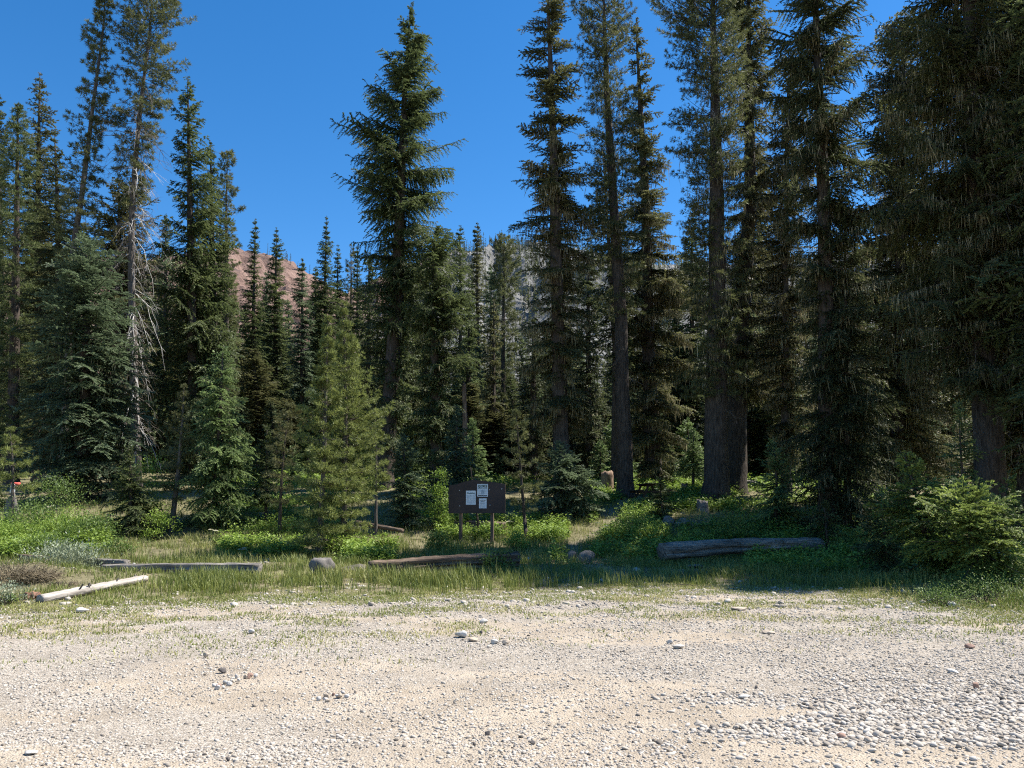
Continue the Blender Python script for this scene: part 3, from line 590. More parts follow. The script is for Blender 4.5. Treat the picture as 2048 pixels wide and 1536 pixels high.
conifer('fir', 'spire fir whose tan lichen curtains reach the ground right of the tufted pine', 44, [1308, (1298, 700), (1293, 400), (1275, 100), (1272, 36)], [(36, 4, 4), (60, 18, 10), (82, 12, 16), (105, 18, 18), (120, 14, 32), (160, 26, 30), (175, 18, 36), (230, 34, 42), (300, 40, 46), (340, 28, 40), (400, 60, 62), (480, 72, 86), (600, 72, 96), (700, 62, 96), (800, 56, 86), (900, 64, 86), (960, 52, 60)], 36, 'olive', 8.5, .12, 18, (330, 980), seed=64, sides=12, rag=.22, bough=6)
conifer('pine', 'massive straight-trunked pine right of the lichen-curtained fir', 36, [1431, (1432, 600), (1430, 300), (1425, 0), (1423, -90)], [(-90, 80, 80), (-10, 112, 80), (20, 130, 60), (60, 112, 72), (100, 80, 60), (140, 104, 70), (190, 70, 60), (230, 108, 66), (270, 70, 60), (300, 90, 60), (370, 92, 64), (420, 56, 50), (500, 62, 60), (600, 56, 60), (700, 68, 60), (800, 56, 50)], 52, 'pine', 12, .16, 6, (100, 900), seed=65, gap=.08, dead=[(60, 420, 26, 50, .5, None, 'white'), (300, 840, 60, 48, .7, None, 'deadb')], taper=.0, sides=14)
conifer('doug', 'second big trunk close behind the massive straight pine, yellow lichen in its crown', 39, [1470, (1482, 700), (1506, 400), (1498, 0), (1495, -90)], [(-90, 62, 60), (0, 66, 60), (100, 58, 56), (180, 72, 60), (250, 58, 62), (340, 64, 70), (400, 60, 72), (500, 62, 70), (600, 72, 82), (800, 60, 66)], 44, 'olive', 7, .11, 14, (60, 900), seed=66, gap=.1, bough=6, dead=[(100, 500, 30, 42, .5, None, 'deadb'), (120, 420, 7, 45, .6, None, 'white')], taper=.0, sides=12)
conifer('fir', 'fir with pale lichen-covered boughs, lit tan, right of the two big trunks', 37, [1572, (1575, 500), (1577, 110)], [(110, 16, 16), (250, 40, 42), (350, 46, 52), (450, 52, 62), (600, 62, 66), (800, 62, 56), (930, 46, 40)], 22, 'olive', 9, .105, 22, (200, 980), seed=67, bark='barkg')
conifer('doug', 'tall dense dark fir left of the great mossy pine on the right', 29, [1652, (1642, 400), (1628, 0), (1620, -170)], [(-170, 80, 90), (0, 112, 132), (60, 80, 120), (130, 104, 152), (220, 90, 110), (300, 112, 132), (450, 84, 132), (600, 62, 132), (800, 62, 96), (900, 50, 70)], 38, 'dark', 8, .095, 8, (100, 950), seed=68, gap=.10, bough=6, dead=[(100, 700, 40, 70, .5, None, 'deadb')], taper=.0, sides=12)
conifer('doug', 'great mossy pine with the thickest dark trunk on the right', 25, [1978, (1962, 500), (1945, 200), (1940, -340)], [(-340, 120, 130), (-260, 160, 170), (0, 172, 160), (100, 182, 160), (200, 150, 150), (300, 196, 160), (420, 170, 150), (520, 192, 150), (650, 184, 130), (800, 150, 110)], 62, 'pine', 11, .085, 16, (-150, 900), seed=69, name='pine_tree', bough=3, gap=.06, dead=[(-40, 500, 60, 110, .6, None, 'deadb'), (480, 900, 40, 100, .9, None, 'deadb'), (0, 620, 12, 90, .8, -40, 'white')], taper=.0, sides=14)
conifer('fir', 'lichen-bearded fir cut off by the right edge of the photo', 27, [2042, (2040, 400), (2050, -200)], [(-200, 120, 120), (200, 130, 120), (500, 120, 110), (800, 110, 100), (940, 80, 80)], 46, 'olive', 10, .10, 16, (0, 950), seed=70, gap=.08, dead=[(450, 900, 26, 80, .9, -150, 'white')], taper=.0, sides=12)
conifer('fir', 'dusky fir filling the shade between the dark fir and the great mossy pine', 34, [1790, (1800, 400), (1810, 20)], [(20, 20, 20), (200, 80, 80), (400, 110, 110), (600, 120, 120), (800, 110, 110), (960, 90, 90)], 30, 'olive', 9, .105, 14, (60, 950), seed=71, gap=.1)
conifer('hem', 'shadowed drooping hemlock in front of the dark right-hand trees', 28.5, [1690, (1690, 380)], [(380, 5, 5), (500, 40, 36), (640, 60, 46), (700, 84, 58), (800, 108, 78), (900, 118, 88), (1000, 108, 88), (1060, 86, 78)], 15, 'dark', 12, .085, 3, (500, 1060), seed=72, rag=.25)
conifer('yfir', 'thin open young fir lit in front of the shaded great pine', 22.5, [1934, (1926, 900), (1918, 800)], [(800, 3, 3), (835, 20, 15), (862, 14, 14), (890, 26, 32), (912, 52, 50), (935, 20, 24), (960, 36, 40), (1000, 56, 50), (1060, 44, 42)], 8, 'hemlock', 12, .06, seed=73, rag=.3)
conifer('yfir', 'lime-tipped young fir with leaning leader at the right front', 16.6, [1872, (1850, 1050), (1836, 980), (1808, 906)], [(906, 8, 8), (928, 24, 20), (950, 20, 34), (960, 14, 20), (975, 50, 76), (1010, 72, 84), (1060, 66, 84), (1100, 76, 74), (1150, 60, 66)], 8, 'lime', 26, .056, seed=74, rag=.22, wide=1.35)
conifer('yfir', 'broad bright young fir at the right front, widest of its cluster', 15.4, [1950, (1936, 1080), (1915, 968)], [(968, 20, 24), (1000, 70, 80), (1030, 84, 96), (1060, 92, 96), (1100, 116, 96), (1140, 120, 90), (1170, 90, 66)], 8, 'lime', 24, .056, seed=75, rag=.25, wide=1.35)
conifer('yfir', 'yellow-green sapling fir at the right edge beside the broad bright one', 18, [2014, (2018, 1040), (2020, 952)], [(952, 3, 3), (985, 26, 22), (1015, 50, 32), (1050, 44, 34), (1075, 26, 26)], 6, 'lime', 22, .05, seed=76)
conifer('yfir', 'deep green small fir left of the lime-tipped leaning fir', 18.6, [1768, (1762, 985)], [(985, 3, 3), (1020, 32, 32), (1060, 54, 54), (1120, 62, 58), (1150, 50, 50)], 7, 'fir', 26, .052, seed=77)
conifer('yfir', 'dark little fir behind the right end of the long grey log', 25, [1650, (1648, 1005)], [(1005, 3, 3), (1035, 28, 26), (1075, 44, 44)], 7, 'fir', 20, .06, seed=78)
conifer('yfir', 'wide layered low fir just right of the notice board', 32.5, [1124, (1120, 885)], [(885, 6, 6), (915, 34, 30), (940, 52, 48), (965, 66, 66), (1000, 72, 76), (1028, 62, 66)], 10, 'blue', 20, .08, seed=79)
conifer('yfir', 'small dark fir standing by the picnic table', 31, [1330, (1322, 955)], [(955, 3, 3), (980, 20, 18), (1010, 34, 34), (1045, 40, 38)], 6, 'fir', 20, .065, seed=80)
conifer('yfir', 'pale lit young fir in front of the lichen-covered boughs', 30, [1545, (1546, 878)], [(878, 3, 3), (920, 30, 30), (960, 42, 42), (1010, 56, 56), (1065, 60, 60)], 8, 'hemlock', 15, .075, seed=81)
conifer('ypine', 'thin dark young pine with leaning stem at the right end of the notice board', 28, [1054, (1046, 1000), (1032, 820)], [(820, 3, 3), (870, 20, 20), (930, 28, 28), (1000, 30, 28), (1020, 20, 22)], 7, 'pine', 10, .12, seed=82)
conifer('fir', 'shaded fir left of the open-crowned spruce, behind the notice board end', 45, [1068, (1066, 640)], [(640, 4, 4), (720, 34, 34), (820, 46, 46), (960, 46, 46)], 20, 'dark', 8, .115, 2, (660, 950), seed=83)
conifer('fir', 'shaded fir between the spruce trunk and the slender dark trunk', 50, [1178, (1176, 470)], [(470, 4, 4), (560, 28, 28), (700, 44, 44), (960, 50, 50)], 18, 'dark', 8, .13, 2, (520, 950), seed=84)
conifer('fir', 'green fir showing between the lichen curtains and the massive straight pine', 56, [1385, (1384, 420)], [(420, 4, 4), (520, 30, 30), (700, 44, 44), (960, 50, 50)], 18, 'fir', 8, .14, 3, (460, 950), seed=85)
conifer('yfir', 'young lit fir under the boughs beyond the massive straight pine', 40, [1385, (1386, 860)], [(860, 3, 3), (900, 22, 22), (960, 36, 36)], 7, 'hemlock', 14, .095, seed=86)
# ---- dim trees deep in the forest: copies of three
FG = 'dim conifers deep in the forest'
FL = 'dim conifer deep in the forest, half seen behind the nearer trunks and crowns'
f1 = conifer('fir', FL, 62, [330, (332, 430)], [(430, 3, 3), (560, 30, 30), (700, 44, 44), (1000, 52, 52)], 18, 'blue', 6, .19, 1.2, (450, 1000), seed=91, group=FG, rag=.3)
f2 = conifer('fir', FL, 60, [60, (62, 400)], [(400, 3, 3), (520, 26, 26), (700, 40, 40), (1000, 46, 46)], 18, 'fir', 6, .19, 1.5, (450, 1000), seed=92, group=FG, rag=.3)
f3 = conifer('doug', FL, 60, [1520, (1522, 300)], [(300, 8, 8), (420, 40, 40), (700, 50, 50), (1000, 50, 50)], 20, 'olive', 6, .19, 3, (400, 1000), seed=93, group=FG, rag=.3)
HF = {0: (zof(430, 62)-gz(f1.location.x, 62)), 1: (zof(400, 60)-gz(f2.location.x, 60)), 2: zof(300, 60)-gz(f3.location.x, 60)}
rr = random.Random(5)
spots = []
for (u0, u1, vt, Yr, cnt) in [(-60, 180, 420, (55, 85), 7), (190, 470, 500, (56, 90), 12), (440, 640, 590, (76, 92), 12), (470, 780, 585, (76, 105), 20), (480, 800, 700, (50, 66), 14), (780, 1120, 590, (58, 100), 20), (800, 1100, 720, (48, 60), 12), (1080, 1330, 600, (52, 90), 14), (1330, 1620, 580, (50, 85), 14), (1600, 2120, 540, (40, 75), 16)]:
    for k in range(cnt):
        spots.append((u0+(u1-u0)*(k+rr.random())/cnt, vt*rr.uniform(1.0, 1.22), rr.uniform(*Yr)))
for i, (u, v, Y) in enumerate(spots):
    p = (f1, f2, f3)[i % 3]; z = zof(v, Y); x = xof(u, Y, z); g = gz(x, Y)
    s = (z-g)/HF[i % 3]
    copy_tree(p, (x, Y, g-.05), rr.uniform(0, 6.28), (min(max(s, .6)*rr.uniform(1.1, 1.6), 1.9), s))
# ---- young firs of the lit undergrowth, copies of two
UG = 'young firs in the undergrowth beyond the tall trunks'
UL = 'waist-high to man-high young fir in the lit undergrowth beyond the tall trunks'
y1 = conifer('yfir', UL, 46, [1200, (1200, 880)], [(880, 3, 3), (920, 20, 20), (975, 34, 34)], 6, 'hemlock', 14, .11, seed=95, group=UG)
y2 = conifer('yfir', UL, 47, [1345, (1345, 900)], [(900, 3, 3), (930, 18, 18), (975, 30, 30)], 6, 'fir', 14, .11, seed=96, group=UG)
for i in range(46):
    u = rr.uniform(470, 1720); Y = rr.uniform(44, 64); x = xof(u, Y, 4)
    if abs(u-1205) < 25 and Y < 48: continue
    copy_tree((y1, y2)[i % 2], (x, Y, gz(x, Y)-.05), rr.uniform(0, 6.28), (rr.uniform(.8, 1.6),)*2)
# ---- two tall firs just outside the right edge, whose shadow lies across the clearing
SGp = 'tall firs beyond the right edge of the photo'
conifer('fir', 'tall fir just beyond the right edge, nearer to the gravel of two', 20.5, [2215, (2215, -330)], [(-330, 20, 20), (-150, 110, 110), (200, 190, 190), (600, 200, 200), (900, 170, 170)], 50, 'fir', 9, .10, 3, (0, 900), seed=98, group=SGp)
conifer('fir', 'tall fir just beyond the right edge, farther from the gravel of two', 23.6, [2240, (2240, -330)], [(-330, 20, 20), (-150, 110, 110), (200, 180, 190), (600, 190, 190), (900, 160, 160)], 50, 'olive', 9, .10, 3, (0, 900), seed=99, group=SGp)
# ---- the wood beyond, one mass up to the foot of the ridge
def far_wood(name, pts, hrange, rng, mat, nb, el, kind='stuff', wid=.12):
    Ps, Ds, Ws, ls, ws, Ts = [], [], [], [], [], []
    n = len(pts); h = rng.uniform(hrange[0], hrange[1], n)
    t = rng.rand(n, nb)**.8; az_ = rng.rand(n, nb)*2*PI
    r = (1-t)**.85*wid*h[:, None]*rng.uniform(.35, 1.1, (n, nb))+.02*h[:, None]
    zz = h[:, None]*(.06+.94*t)
    P = np.stack([pts[:, 0, None]+0*t, pts[:, 1, None]+0*t, pts[:, 2, None]+zz+.1*r], -1).reshape(-1, 3)
    D = norm(np.stack([np.cos(az_), np.sin(az_), rng.normal(-.25, .25, (n, nb))+.9*t**3], -1)).reshape(-1, 3)
    W = norm(np.cross(D, np.array([0, 0, 1.])+rng.normal(0, .4, D.shape)))
    l = r.ravel()*1.1; T = (.15+.4*rng.rand(n, 1)+.4*rng.rand(n, nb)).ravel()
    V = leaves(P, D, W, l, np.clip(l*.55, el, 9)); b = Bag(); b.add(V, quads(len(P)), None, np.repeat(np.clip(T, 0, 1), 4))
    V, F, _ = tubes(pts.astype(float), np.tile([0, 0, 1.], (n, 1)), h*.98, h*.012, rng, 2, 4, 0., np.tile([1., 0, 0], (n, 1))); b.add(V, F, None, .1)
    o = b.build(name, mat); o['kind'] = kind; return o
rng = rs(77)
n = 620; X_ = rng.uniform(-150, 150, n); Y_ = rng.uniform(98, 330, n); ok = np.abs(X_) < Y_*.75+8; X_, Y_ = X_[ok], Y_[ok]
lim = 1.7 + Y_*np.where(X_/Y_ > .03, .26, .205) - ground(X_, Y_)
o = far_wood('forest', np.stack([X_, Y_, ground(X_, Y_)], -1), (11, 19), rng, M['dark'], 150, .35)
n = 9000; X_ = rng.uniform(-500, 480, n); Y_ = rng.uniform(345, 905, n)
den = fbm(X_*.012, Y_*.012, 61, 3); s = (Y_-330)/570
left = X_ < -70
keep = np.where(left, (den*(1.28-s) > .40) & (rng.rand(n) < .85), (den*(1.6-.66*s) > .34))
keep |= (Y_ > 880) & (rng.rand(n) < np.where(left, .35, .9))
X_, Y_ = X_[keep], Y_[keep]
o = far_wood('ridge_forest', np.stack([X_, Y_, mz(X_, Y_)-1], -1), (9, 19), rng, M['dark'], 34, 1.0, wid=.13)
# ================================================================== LOW PLANTS
def blades(x, y, h, wd, rng, lean=.35, tone=None):
    """two-piece bent grass blades"""
    n = len(x); z = ground(x, y)-.01; P = np.stack([x, y, z], -1)
    a = rng.rand(n)*2*PI; d = np.stack([np.cos(a), np.sin(a), 0*a], -1); Wv = np.stack([-np.sin(a+rng.normal(0, .6, n)), np.cos(a), 0*a], -1); Wv = norm(Wv)
    ln = rng.uniform(.05, lean, n)
    m = P+d*(h*ln*.35)[:, None]+np.array([0, 0, 1])*(h*.58)[:, None]
    t = P+d*(h*ln*1.25)[:, None]+np.array([0, 0, 1])*h[:, None]
    V = np.stack([P-Wv*wd[:, None]*.5, P+Wv*wd[:, None]*.5, m+Wv*wd[:, None]*.42, m-Wv*wd[:, None]*.42, t], 1).reshape(-1, 3)
    i = np.arange(n)*5
    T = np.clip((.35+.5*rng.rand(n)) if tone is None else tone, 0, 1)
    return V, np.stack([i, i+1, i+2, i+3], -1), np.stack([i+3, i+2, i+4], -1), np.repeat(T, 5)
rng = rs(101)
# short grass and weeds of the whole clearing
n = 330000; X_ = rng.uniform(-17, 15, n); Y_ = 10+rng.rand(n)**1.25*26
X_ = X_*np.clip(Y_/20, .75, 1.5)
g = grassy(X_, Y_); e = edge_dist(X_, Y_)
cl = fbm(X_*2.6, Y_*2.6, 71, 3)
lf = sstep(-6.5, -8, X_)*(1-sstep(19.5, 22, Y_)); keep = rng.rand(n) < g*(.15+1.2*sstep(.38, .62, cl))*(1-lf*(.35+.6*sstep(.42, .58, fbm(X_*.9, Y_*.9, 73, 3))))
X_, Y_, e, cl = X_[keep], Y_[keep], e[keep], cl[keep]
h = (.035+.15*sstep(0, 5, e)*(1-.5*sstep(-6.5, -8, X_)*(1-sstep(19.5, 22, Y_))))*rng.uniform(.5, 1.6, len(X_))*(.6+.9*cl)
dry = sstep(.45, .7, fbm(X_*.7, Y_*.7, 81, 3))*.5 + .35*(1-sstep(0, 2.5, e))
b = Bag(); b.add(*blades(X_, Y_, h, rng.uniform(.008, .016, len(X_)), rng, .6, .15+.35*rng.rand(len(X_))+dry*rng.uniform(.3, 1, len(X_))))
# short mossy growth where the gravel ends
n = 210000; X_ = rng.uniform(-12, 12, n); Y_ = rng.uniform(8.5, 19, n); e = edge_dist(X_, Y_); pm = fbm(X_*1.5, Y_*2.4, 58, 4)
k = (e > -5.5) & (e < 2.5) & (rng.rand(n) < sstep(.46, .60, pm+.10*sstep(-2.5, 1, e)+.05*sstep(2, 7, X_))*sstep(-5.5, -1.5, e)); X_, Y_, pm = X_[k], Y_[k], pm[k]
b.add(*blades(X_, Y_, rng.uniform(.018, .065, len(X_)), rng.uniform(.008, .016, len(X_)), rng, .9, .3+.35*rng.rand(len(X_))+.35*sstep(.5, .7, fbm(X_*.9, Y_*.9, 59, 2))))
o = b.build('grass', M['grass']); o['kind'] = 'stuff'
# tall green grass in front of the logs
XT, YT = [], []
for (x0, x1, y0, y1, k, hh) in [(-7.2, .6, 15.2, 18.6, 6500, .34), (-4.6, -.2, 16.2, 18.4, 5000, .42), (-.6, 2.4, 16.4, 18.6, 2500, .3), (2.4, 9.5, 16.2, 19.5, 4200, .26), (-13, -8, 19, 25, 5000, .4), (-4, 1, 22.5, 26.5, 5000, .35), (6.5, 11, 13.6, 16.5, 3500, .25)]:
    xx = rng.uniform(x0, x1, k); yy = rng.uniform(y0, y1, k); c = fbm(xx*1.8, yy*1.8, 88, 3); q = (rng.rand(k) < sstep(.46, .70, c)) & (grassy(xx, yy) > .45)
    XT.append(np.stack([xx[q], yy[q], np.full(q.sum(), hh)], -1))
XT = np.concatenate(XT); b = Bag()
b.add(*blades(XT[:, 0], XT[:, 1], XT[:, 2]*rng.uniform(.45, 1.25, len(XT)), rng.uniform(.009, .017, len(XT)), rng, .38, .1+.6*rng.rand(len(XT))**1.3))
o = b.build('tall_grass', M['grass']); o['kind'] = 'stuff'
# leafy ground cover
XT = []
for (u0, u1, Y0, Y1, k) in [(880, 1130, 27.5, 31, 5200), (1170, 1460, 33, 44, 12000), (1180, 1330, 27.5, 33, 3500), (1350, 1660, 25, 31, 5500), (660, 800, 22, 25.5, 4000), (460, 620, 24, 27, 2500), (-40, 240, 24, 30, 9000), (1960, 2080, 15.5, 19.5, 2400), (1100, 1330, 22.5, 26.5, 2500), (1480, 1800, 19.5, 25, 3800), (1650, 1900, 27, 34, 4000), (480, 700, 28, 38, 5000), (800, 1000, 30, 40, 5000), (1130, 1750, 42, 62, 9000), (460, 1100, 40, 56, 9000), (1450, 1750, 32, 44, 5000)]:
    yy = rng.uniform(Y0, Y1, k); xx = (rng.uniform(u0, u1, k)-1024)/FPX*yy*1.012; c = fbm(xx*1.1, yy*1.1, 93, 3)
    tr = np.minimum(seg_dist(xx, yy, TRAIL), seg_dist(xx, yy, TRAIL2)); q = (rng.rand(k) < sstep(.36, .58, c)) & (tr > .55)
    XT.append(np.stack([xx[q], yy[q], c[q]], -1))
XT = np.concatenate(XT); k = len(XT); r = 6
base = np.repeat(XT, r, 0); kk = len(base); a = rng.rand(kk)*2*PI; rad = rng.uniform(0, .16, kk)
hh = (.04+.5*np.repeat(rng.rand(k)**1.5, r)*sstep(.3, .62, base[:, 2]))*rng.uniform(.5, 1.1, kk)
P = np.stack([base[:, 0]+np.cos(a)*rad, base[:, 1]+np.sin(a)*rad, 0*a], -1); P[:, 2] = ground(P[:, 0], P[:, 1])+hh
D = norm(np.stack([np.cos(a), np.sin(a), rng.normal(.15, .4, kk)], -1)); Wv = norm(np.cross(D, np.array([0, 0, 1.])+rng.normal(0, .35, (kk, 3))))
V = leaves(P, D, Wv, rng.uniform(.06, .14, kk)*np.clip(P[:, 1]/32, 1, 1.9), rng.uniform(.03, .08, kk)*np.clip(P[:, 1]/32, 1, 1.9))
b = Bag(); b.add(V, quads(kk), None, np.repeat(np.clip(.15+.6*rng.rand(kk)+.25*(hh-.2), 0, 1), 4))
o = b.build('ground_cover', M['bush']); o['kind'] = 'stuff'
# forest litter: fallen twigs and cones under the trees, as one mass
n = 9000; yy = rng.uniform(16, 44, n); xx = rng.uniform(-.8, .8, n)*yy
a = rng.rand(n)*2*PI; d = norm(np.stack([np.cos(a), np.sin(a), rng.normal(.05, .12, n)], -1))
V, F, _ = tubes(np.stack([xx, yy, ground(xx, yy)+.01], -1), d, rng.gamma(2, .12, n), rng.uniform(.004, .012, n), rng, 2, 3, 0.)
b = Bag(); b.add(V, F, None, np.repeat(rng.rand(n), 9)); o = b.build('litter', M['dryg']); o['kind'] = 'stuff'
# ---- bushes, each its own thing
def bush(name, label, u, Y, wpx, hpx, mat, seed, leaf=.085, nleaf=1500, clumps=26, group=None, upright=.4, cat='bush', vbase=None, narrow=.5, stemmat='limb'):
    rng = rs(seed)
    if vbase is not None: x, Y, z = gp(u, vbase)
    else: x = xof(u, Y, CAMH); z = gz(x, Y)
    dp = depth(Y, z)/FPX; r = wpx*dp/2; h = hpx*dp
    root = thing(name, label, cat, (x, Y, z-.03), group)
    a = rng.rand(clumps)*2*PI; q = rng.rand(clumps)**.5; zz = rng.uniform(.15, 1, clumps)
    rad = r*q*np.sqrt(np.clip(1-(zz-.35)**2/.5, .12, 1))
    cc = np.stack([np.cos(a)*rad, np.sin(a)*rad, zz*h*(1-.35*q*q)], -1)
    P0 = np.stack([np.cos(a)*r*.12, np.sin(a)*r*.12, 0*a], -1); dv = cc-P0; ln = np.linalg.norm(dv, axis=1)
    V, F, _ = tubes(P0, norm(dv), ln, np.full(clumps, .008), rng, 3, 3, .05, None, .3, .03)
    b = Bag(); b.add(V, F); b.build('stems', M[stemmat], root)
    k = nleaf; i = rng.randint(0, clumps, k); s = max(.06, r*.26)
    P = cc[i]+rng.normal(0, 1, (k, 3))*np.array([s, s, s*.62]); P[:, 2] = np.clip(P[:, 2], .02, None)
    D = norm(np.stack([P[:, 0]*.6/r, P[:, 1]*.6/r, np.full(k, upright)], -1)+rng.normal(0, .55, (k, 3))); Wv = norm(np.cross(D, np.array([0, 0, 1.])+rng.normal(0, .5, (k, 3))))
    V = leaves(P, D, Wv, leaf*rng.uniform(.6, 1.3, k), leaf*narrow*rng.uniform(.6, 1.2, k))
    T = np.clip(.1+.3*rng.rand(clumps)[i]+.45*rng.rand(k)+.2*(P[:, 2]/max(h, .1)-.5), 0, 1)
    mk('leaves', V, quads(k), None, M[mat], root, np.repeat(T, 4))
    return root
BG = 'broad-leaved bushes on the left'
bush('leafy_bush', 'bright green bush under the upswept pine at the left edge', 60, 28.2, 130, 72, 'bush2', 201, group=BG, nleaf=2600)
bush('leafy_bush', 'bright lime bush in the lower left corner of the bush bank', 8, 26.4, 120, 50, 'bush', 202, group=BG, nleaf=2400)
bush('leafy_bush', 'rounded green bush in the middle of the left bush bank', 128, 27.6, 140, 56, 'bush', 203, group=BG, nleaf=2600)
bush('leafy_bush', 'green bush against the left skirt of the small dark-skirted fir', 190, 27.0, 110, 56, 'bush2', 204, group=BG, nleaf=2200)
bush('leafy_bush', 'taller pale bush at the back, beneath the broad blue-green fir', 110, 30.5, 150, 92, 'bush2', 205, group=BG, nleaf=2600)
bush('leafy_bush', 'low grassy-green bush at the foot of the left bush bank', 90, 25.0, 120, 46, 'bush2', 206, group=BG, nleaf=1800)
bush('leafy_bush', 'small dark-centred bush in the grass below the left bush bank', 240, 24.2, 60, 36, 'bush2', 207, group=BG, nleaf=1000)
bush('leafy_bush', 'tall sunlit bush right of the small dark-skirted fir', 298, 30.0, 90, 165, 'bush', 208, group=BG, nleaf=3000, clumps=40)
bush('leafy_bush', 'bright bush low between the small dark-skirted fir and the pale hemlock', 318, 28.4, 70, 62, 'bush', 209, group=BG, nleaf=1500)
bush('leafy_bush', 'lime green upright bush left of the notice board', 876, 29.4, 56, 140, 'bush', 210, nleaf=2200, clumps=34, leaf=.09)
bush('leafy_bush', 'pale green low bush under the left end of the notice board', 878, 25.6, 60, 40, 'bush2', 211, nleaf=1300)
bush('leafy_bush', 'pale leaved low plant clump just right of the notice board post', 1030, 25.2, 48, 42, 'bush', 212, nleaf=1000)
bush('leafy_bush', 'small yellow-green sapling bush beside the trail, with dark stem', 1262, 28.0, 110, 78, 'bush', 213, nleaf=1600, clumps=30, leaf=.08)
bush('leafy_bush', 'dark leafy clump against the right end of the centre log', 985, 20.0, 80, 52, 'bush2', 214, nleaf=1500)
bush('leafy_bush', 'bright leafy clump behind the left end of the long grey log', 1365, 25.6, 70, 36, 'bush', 215, nleaf=1000, leaf=.10)
bush('leafy_bush', 'deep green shaded bush behind the long grey log', 1480, 27.5, 110, 62, 'bush2', 216, nleaf=1500)
bush('leafy_bush', 'shaded bush between the grey log and the deep green small fir', 1715, 24.0, 90, 70, 'bush2', 217, nleaf=1500)
bush('leafy_bush', 'bright green bush at the right edge under the yellow-green sapling', 2050, 17.5, 110, 70, 'bush', 218, nleaf=2000, leaf=.07)
bush('willow_shrub', 'low silver-leaved shrub in front of the old grey timber', 136, 19.6, 130, 64, 'silver', 219, nleaf=4200, leaf=.08, narrow=.34, upright=.9, clumps=40)
bush('willow_shrub', 'small grey-green plant clump by the lower end of the bleached pole', 32, 13.6, 90, 44, 'silver', 220, nleaf=900, leaf=.05, narrow=.35, upright=.8)
bush('leafy_bush', 'low dark heather-like clump along the right grass bank', 1945, 13.9, 170, 34, 'bush2', 221, nleaf=2600, leaf=.035, clumps=50)
bush('leafy_bush', 'dark tufted clump at the foot of the bright right front firs', 1858, 13.6, 110, 34, 'bush2', 222, nleaf=1600, leaf=.035, clumps=40)
# dry brush heaps
def brush(label, u, v, wpx, hpx, mat, seed, n=260):
    rng = rs(seed); x, Y, z = gp(u, v); dp = depth(Y, z)/FPX; r = wpx*dp/2; h = hpx*dp
    root = thing('dry_bush', label, 'dead bush', (x, Y, z-.02))
    a = rng.rand(n)*2*PI; q = rng.rand(n)**.5
    P = np.stack([np.cos(a)*q*r*.8, np.sin(a)*q*r*.6, rng.uniform(0, .4, n)*h], -1)
    D = norm(np.stack([np.cos(a)+rng.normal(0, .5, n), np.sin(a)*.6+rng.normal(0, .5, n), rng.uniform(.1, .9, n)], -1))
    V, F, c = tubes(P, D, rng.uniform(.3, 1, n)*h*1.1, np.full(n, .006), rng, 4, 3, -.3, None, .4, .05); b = Bag(); b.add(V, F, None, np.repeat(rng.rand(n), 15))
    s = np.repeat(np.arange(n), 3); D2 = norm(D[s]+rng.normal(0, .7, (len(s), 3))); V, F, _ = tubes(c[s, rng.randint(1, 4, len(s))], D2, rng.uniform(.1, .4, len(s))*h, np.full(len(s), .0035), rng, 2, 3, -.2, None, .4); b.add(V, F, None, np.repeat(rng.rand(len(s)), 9))
    b.build('twigs', M[mat], root)
brush('grey dry brush heap at the left edge', 22, 1165, 120, 56, 'dryg', 231, 420)
brush('reddish dry brush on the mound below the silver-leaved shrub', 74, 1160, 80, 34, 'dryg', 232, 260)
brush('small dry twig heap above the bleached pole', 128, 1172, 50, 18, 'dryg', 233, 120)
# flowering umbel plants
def umbel(label, u, v, hpx, seed, nst=3, group='tall plants with cream flower heads'):
    rng = rs(seed); x, Y, z = gp(u, v); h = hpx*depth(Y, z)/FPX
    root = thing('flowering_plant', label, 'plant', (x, Y, z-.02), group)
    a = rng.rand(nst)*2*PI; P = np.stack([np.cos(a)*.05, np.sin(a)*.05, 0*a], -1); D = norm(np.stack([np.cos(a)*.25, np.sin(a)*.25, np.ones(nst)], -1)); L = h*rng.uniform(.75, 1.05, nst)
    V, F, c = tubes(P, D, L, np.full(nst, .008), rng, 4, 4, .0, None, .6, .01); b = Bag(); b.add(V, F, None, .4); k = 40; i = rng.randint(0, nst, k)
    Pl = c[i, 1+rng.randint(0, 2, k)]*rng.uniform(.3, 1, (k, 1)); Dl = norm(rng.normal(0, 1, (k, 3))*[1, 1, .3]+[0, 0, .25]); Wl = norm(np.cross(Dl, [0, 0, 1.]))
    b.add(leaves(Pl, Dl, Wl, rng.uniform(.1, .2, k), rng.uniform(.05, .11, k)), quads(k), None, np.repeat(rng.rand(k), 4)); b.build('leaves', M['bush'], root)
    for j in range(nst):
        k = 46; a = rng.rand(k)*2*PI; q = rng.rand(k)**.5*.075; top = c[j, -1]
        Pf = top+np.stack([np.cos(a)*q, np.sin(a)*q, .03-q*q*4], -1); Df = norm(np.stack([np.cos(a), np.sin(a), np.full(k, .5)], -1)); Wf = norm(np.cross(Df, [0, 0, 1.])+1e-3)
        mk('flower_head', leaves(Pf, Df, Wf, np.full(k, .03), np.full(k, .03)), quads(k), None, M['petal'], root, np.repeat(rng.rand(k), 4))
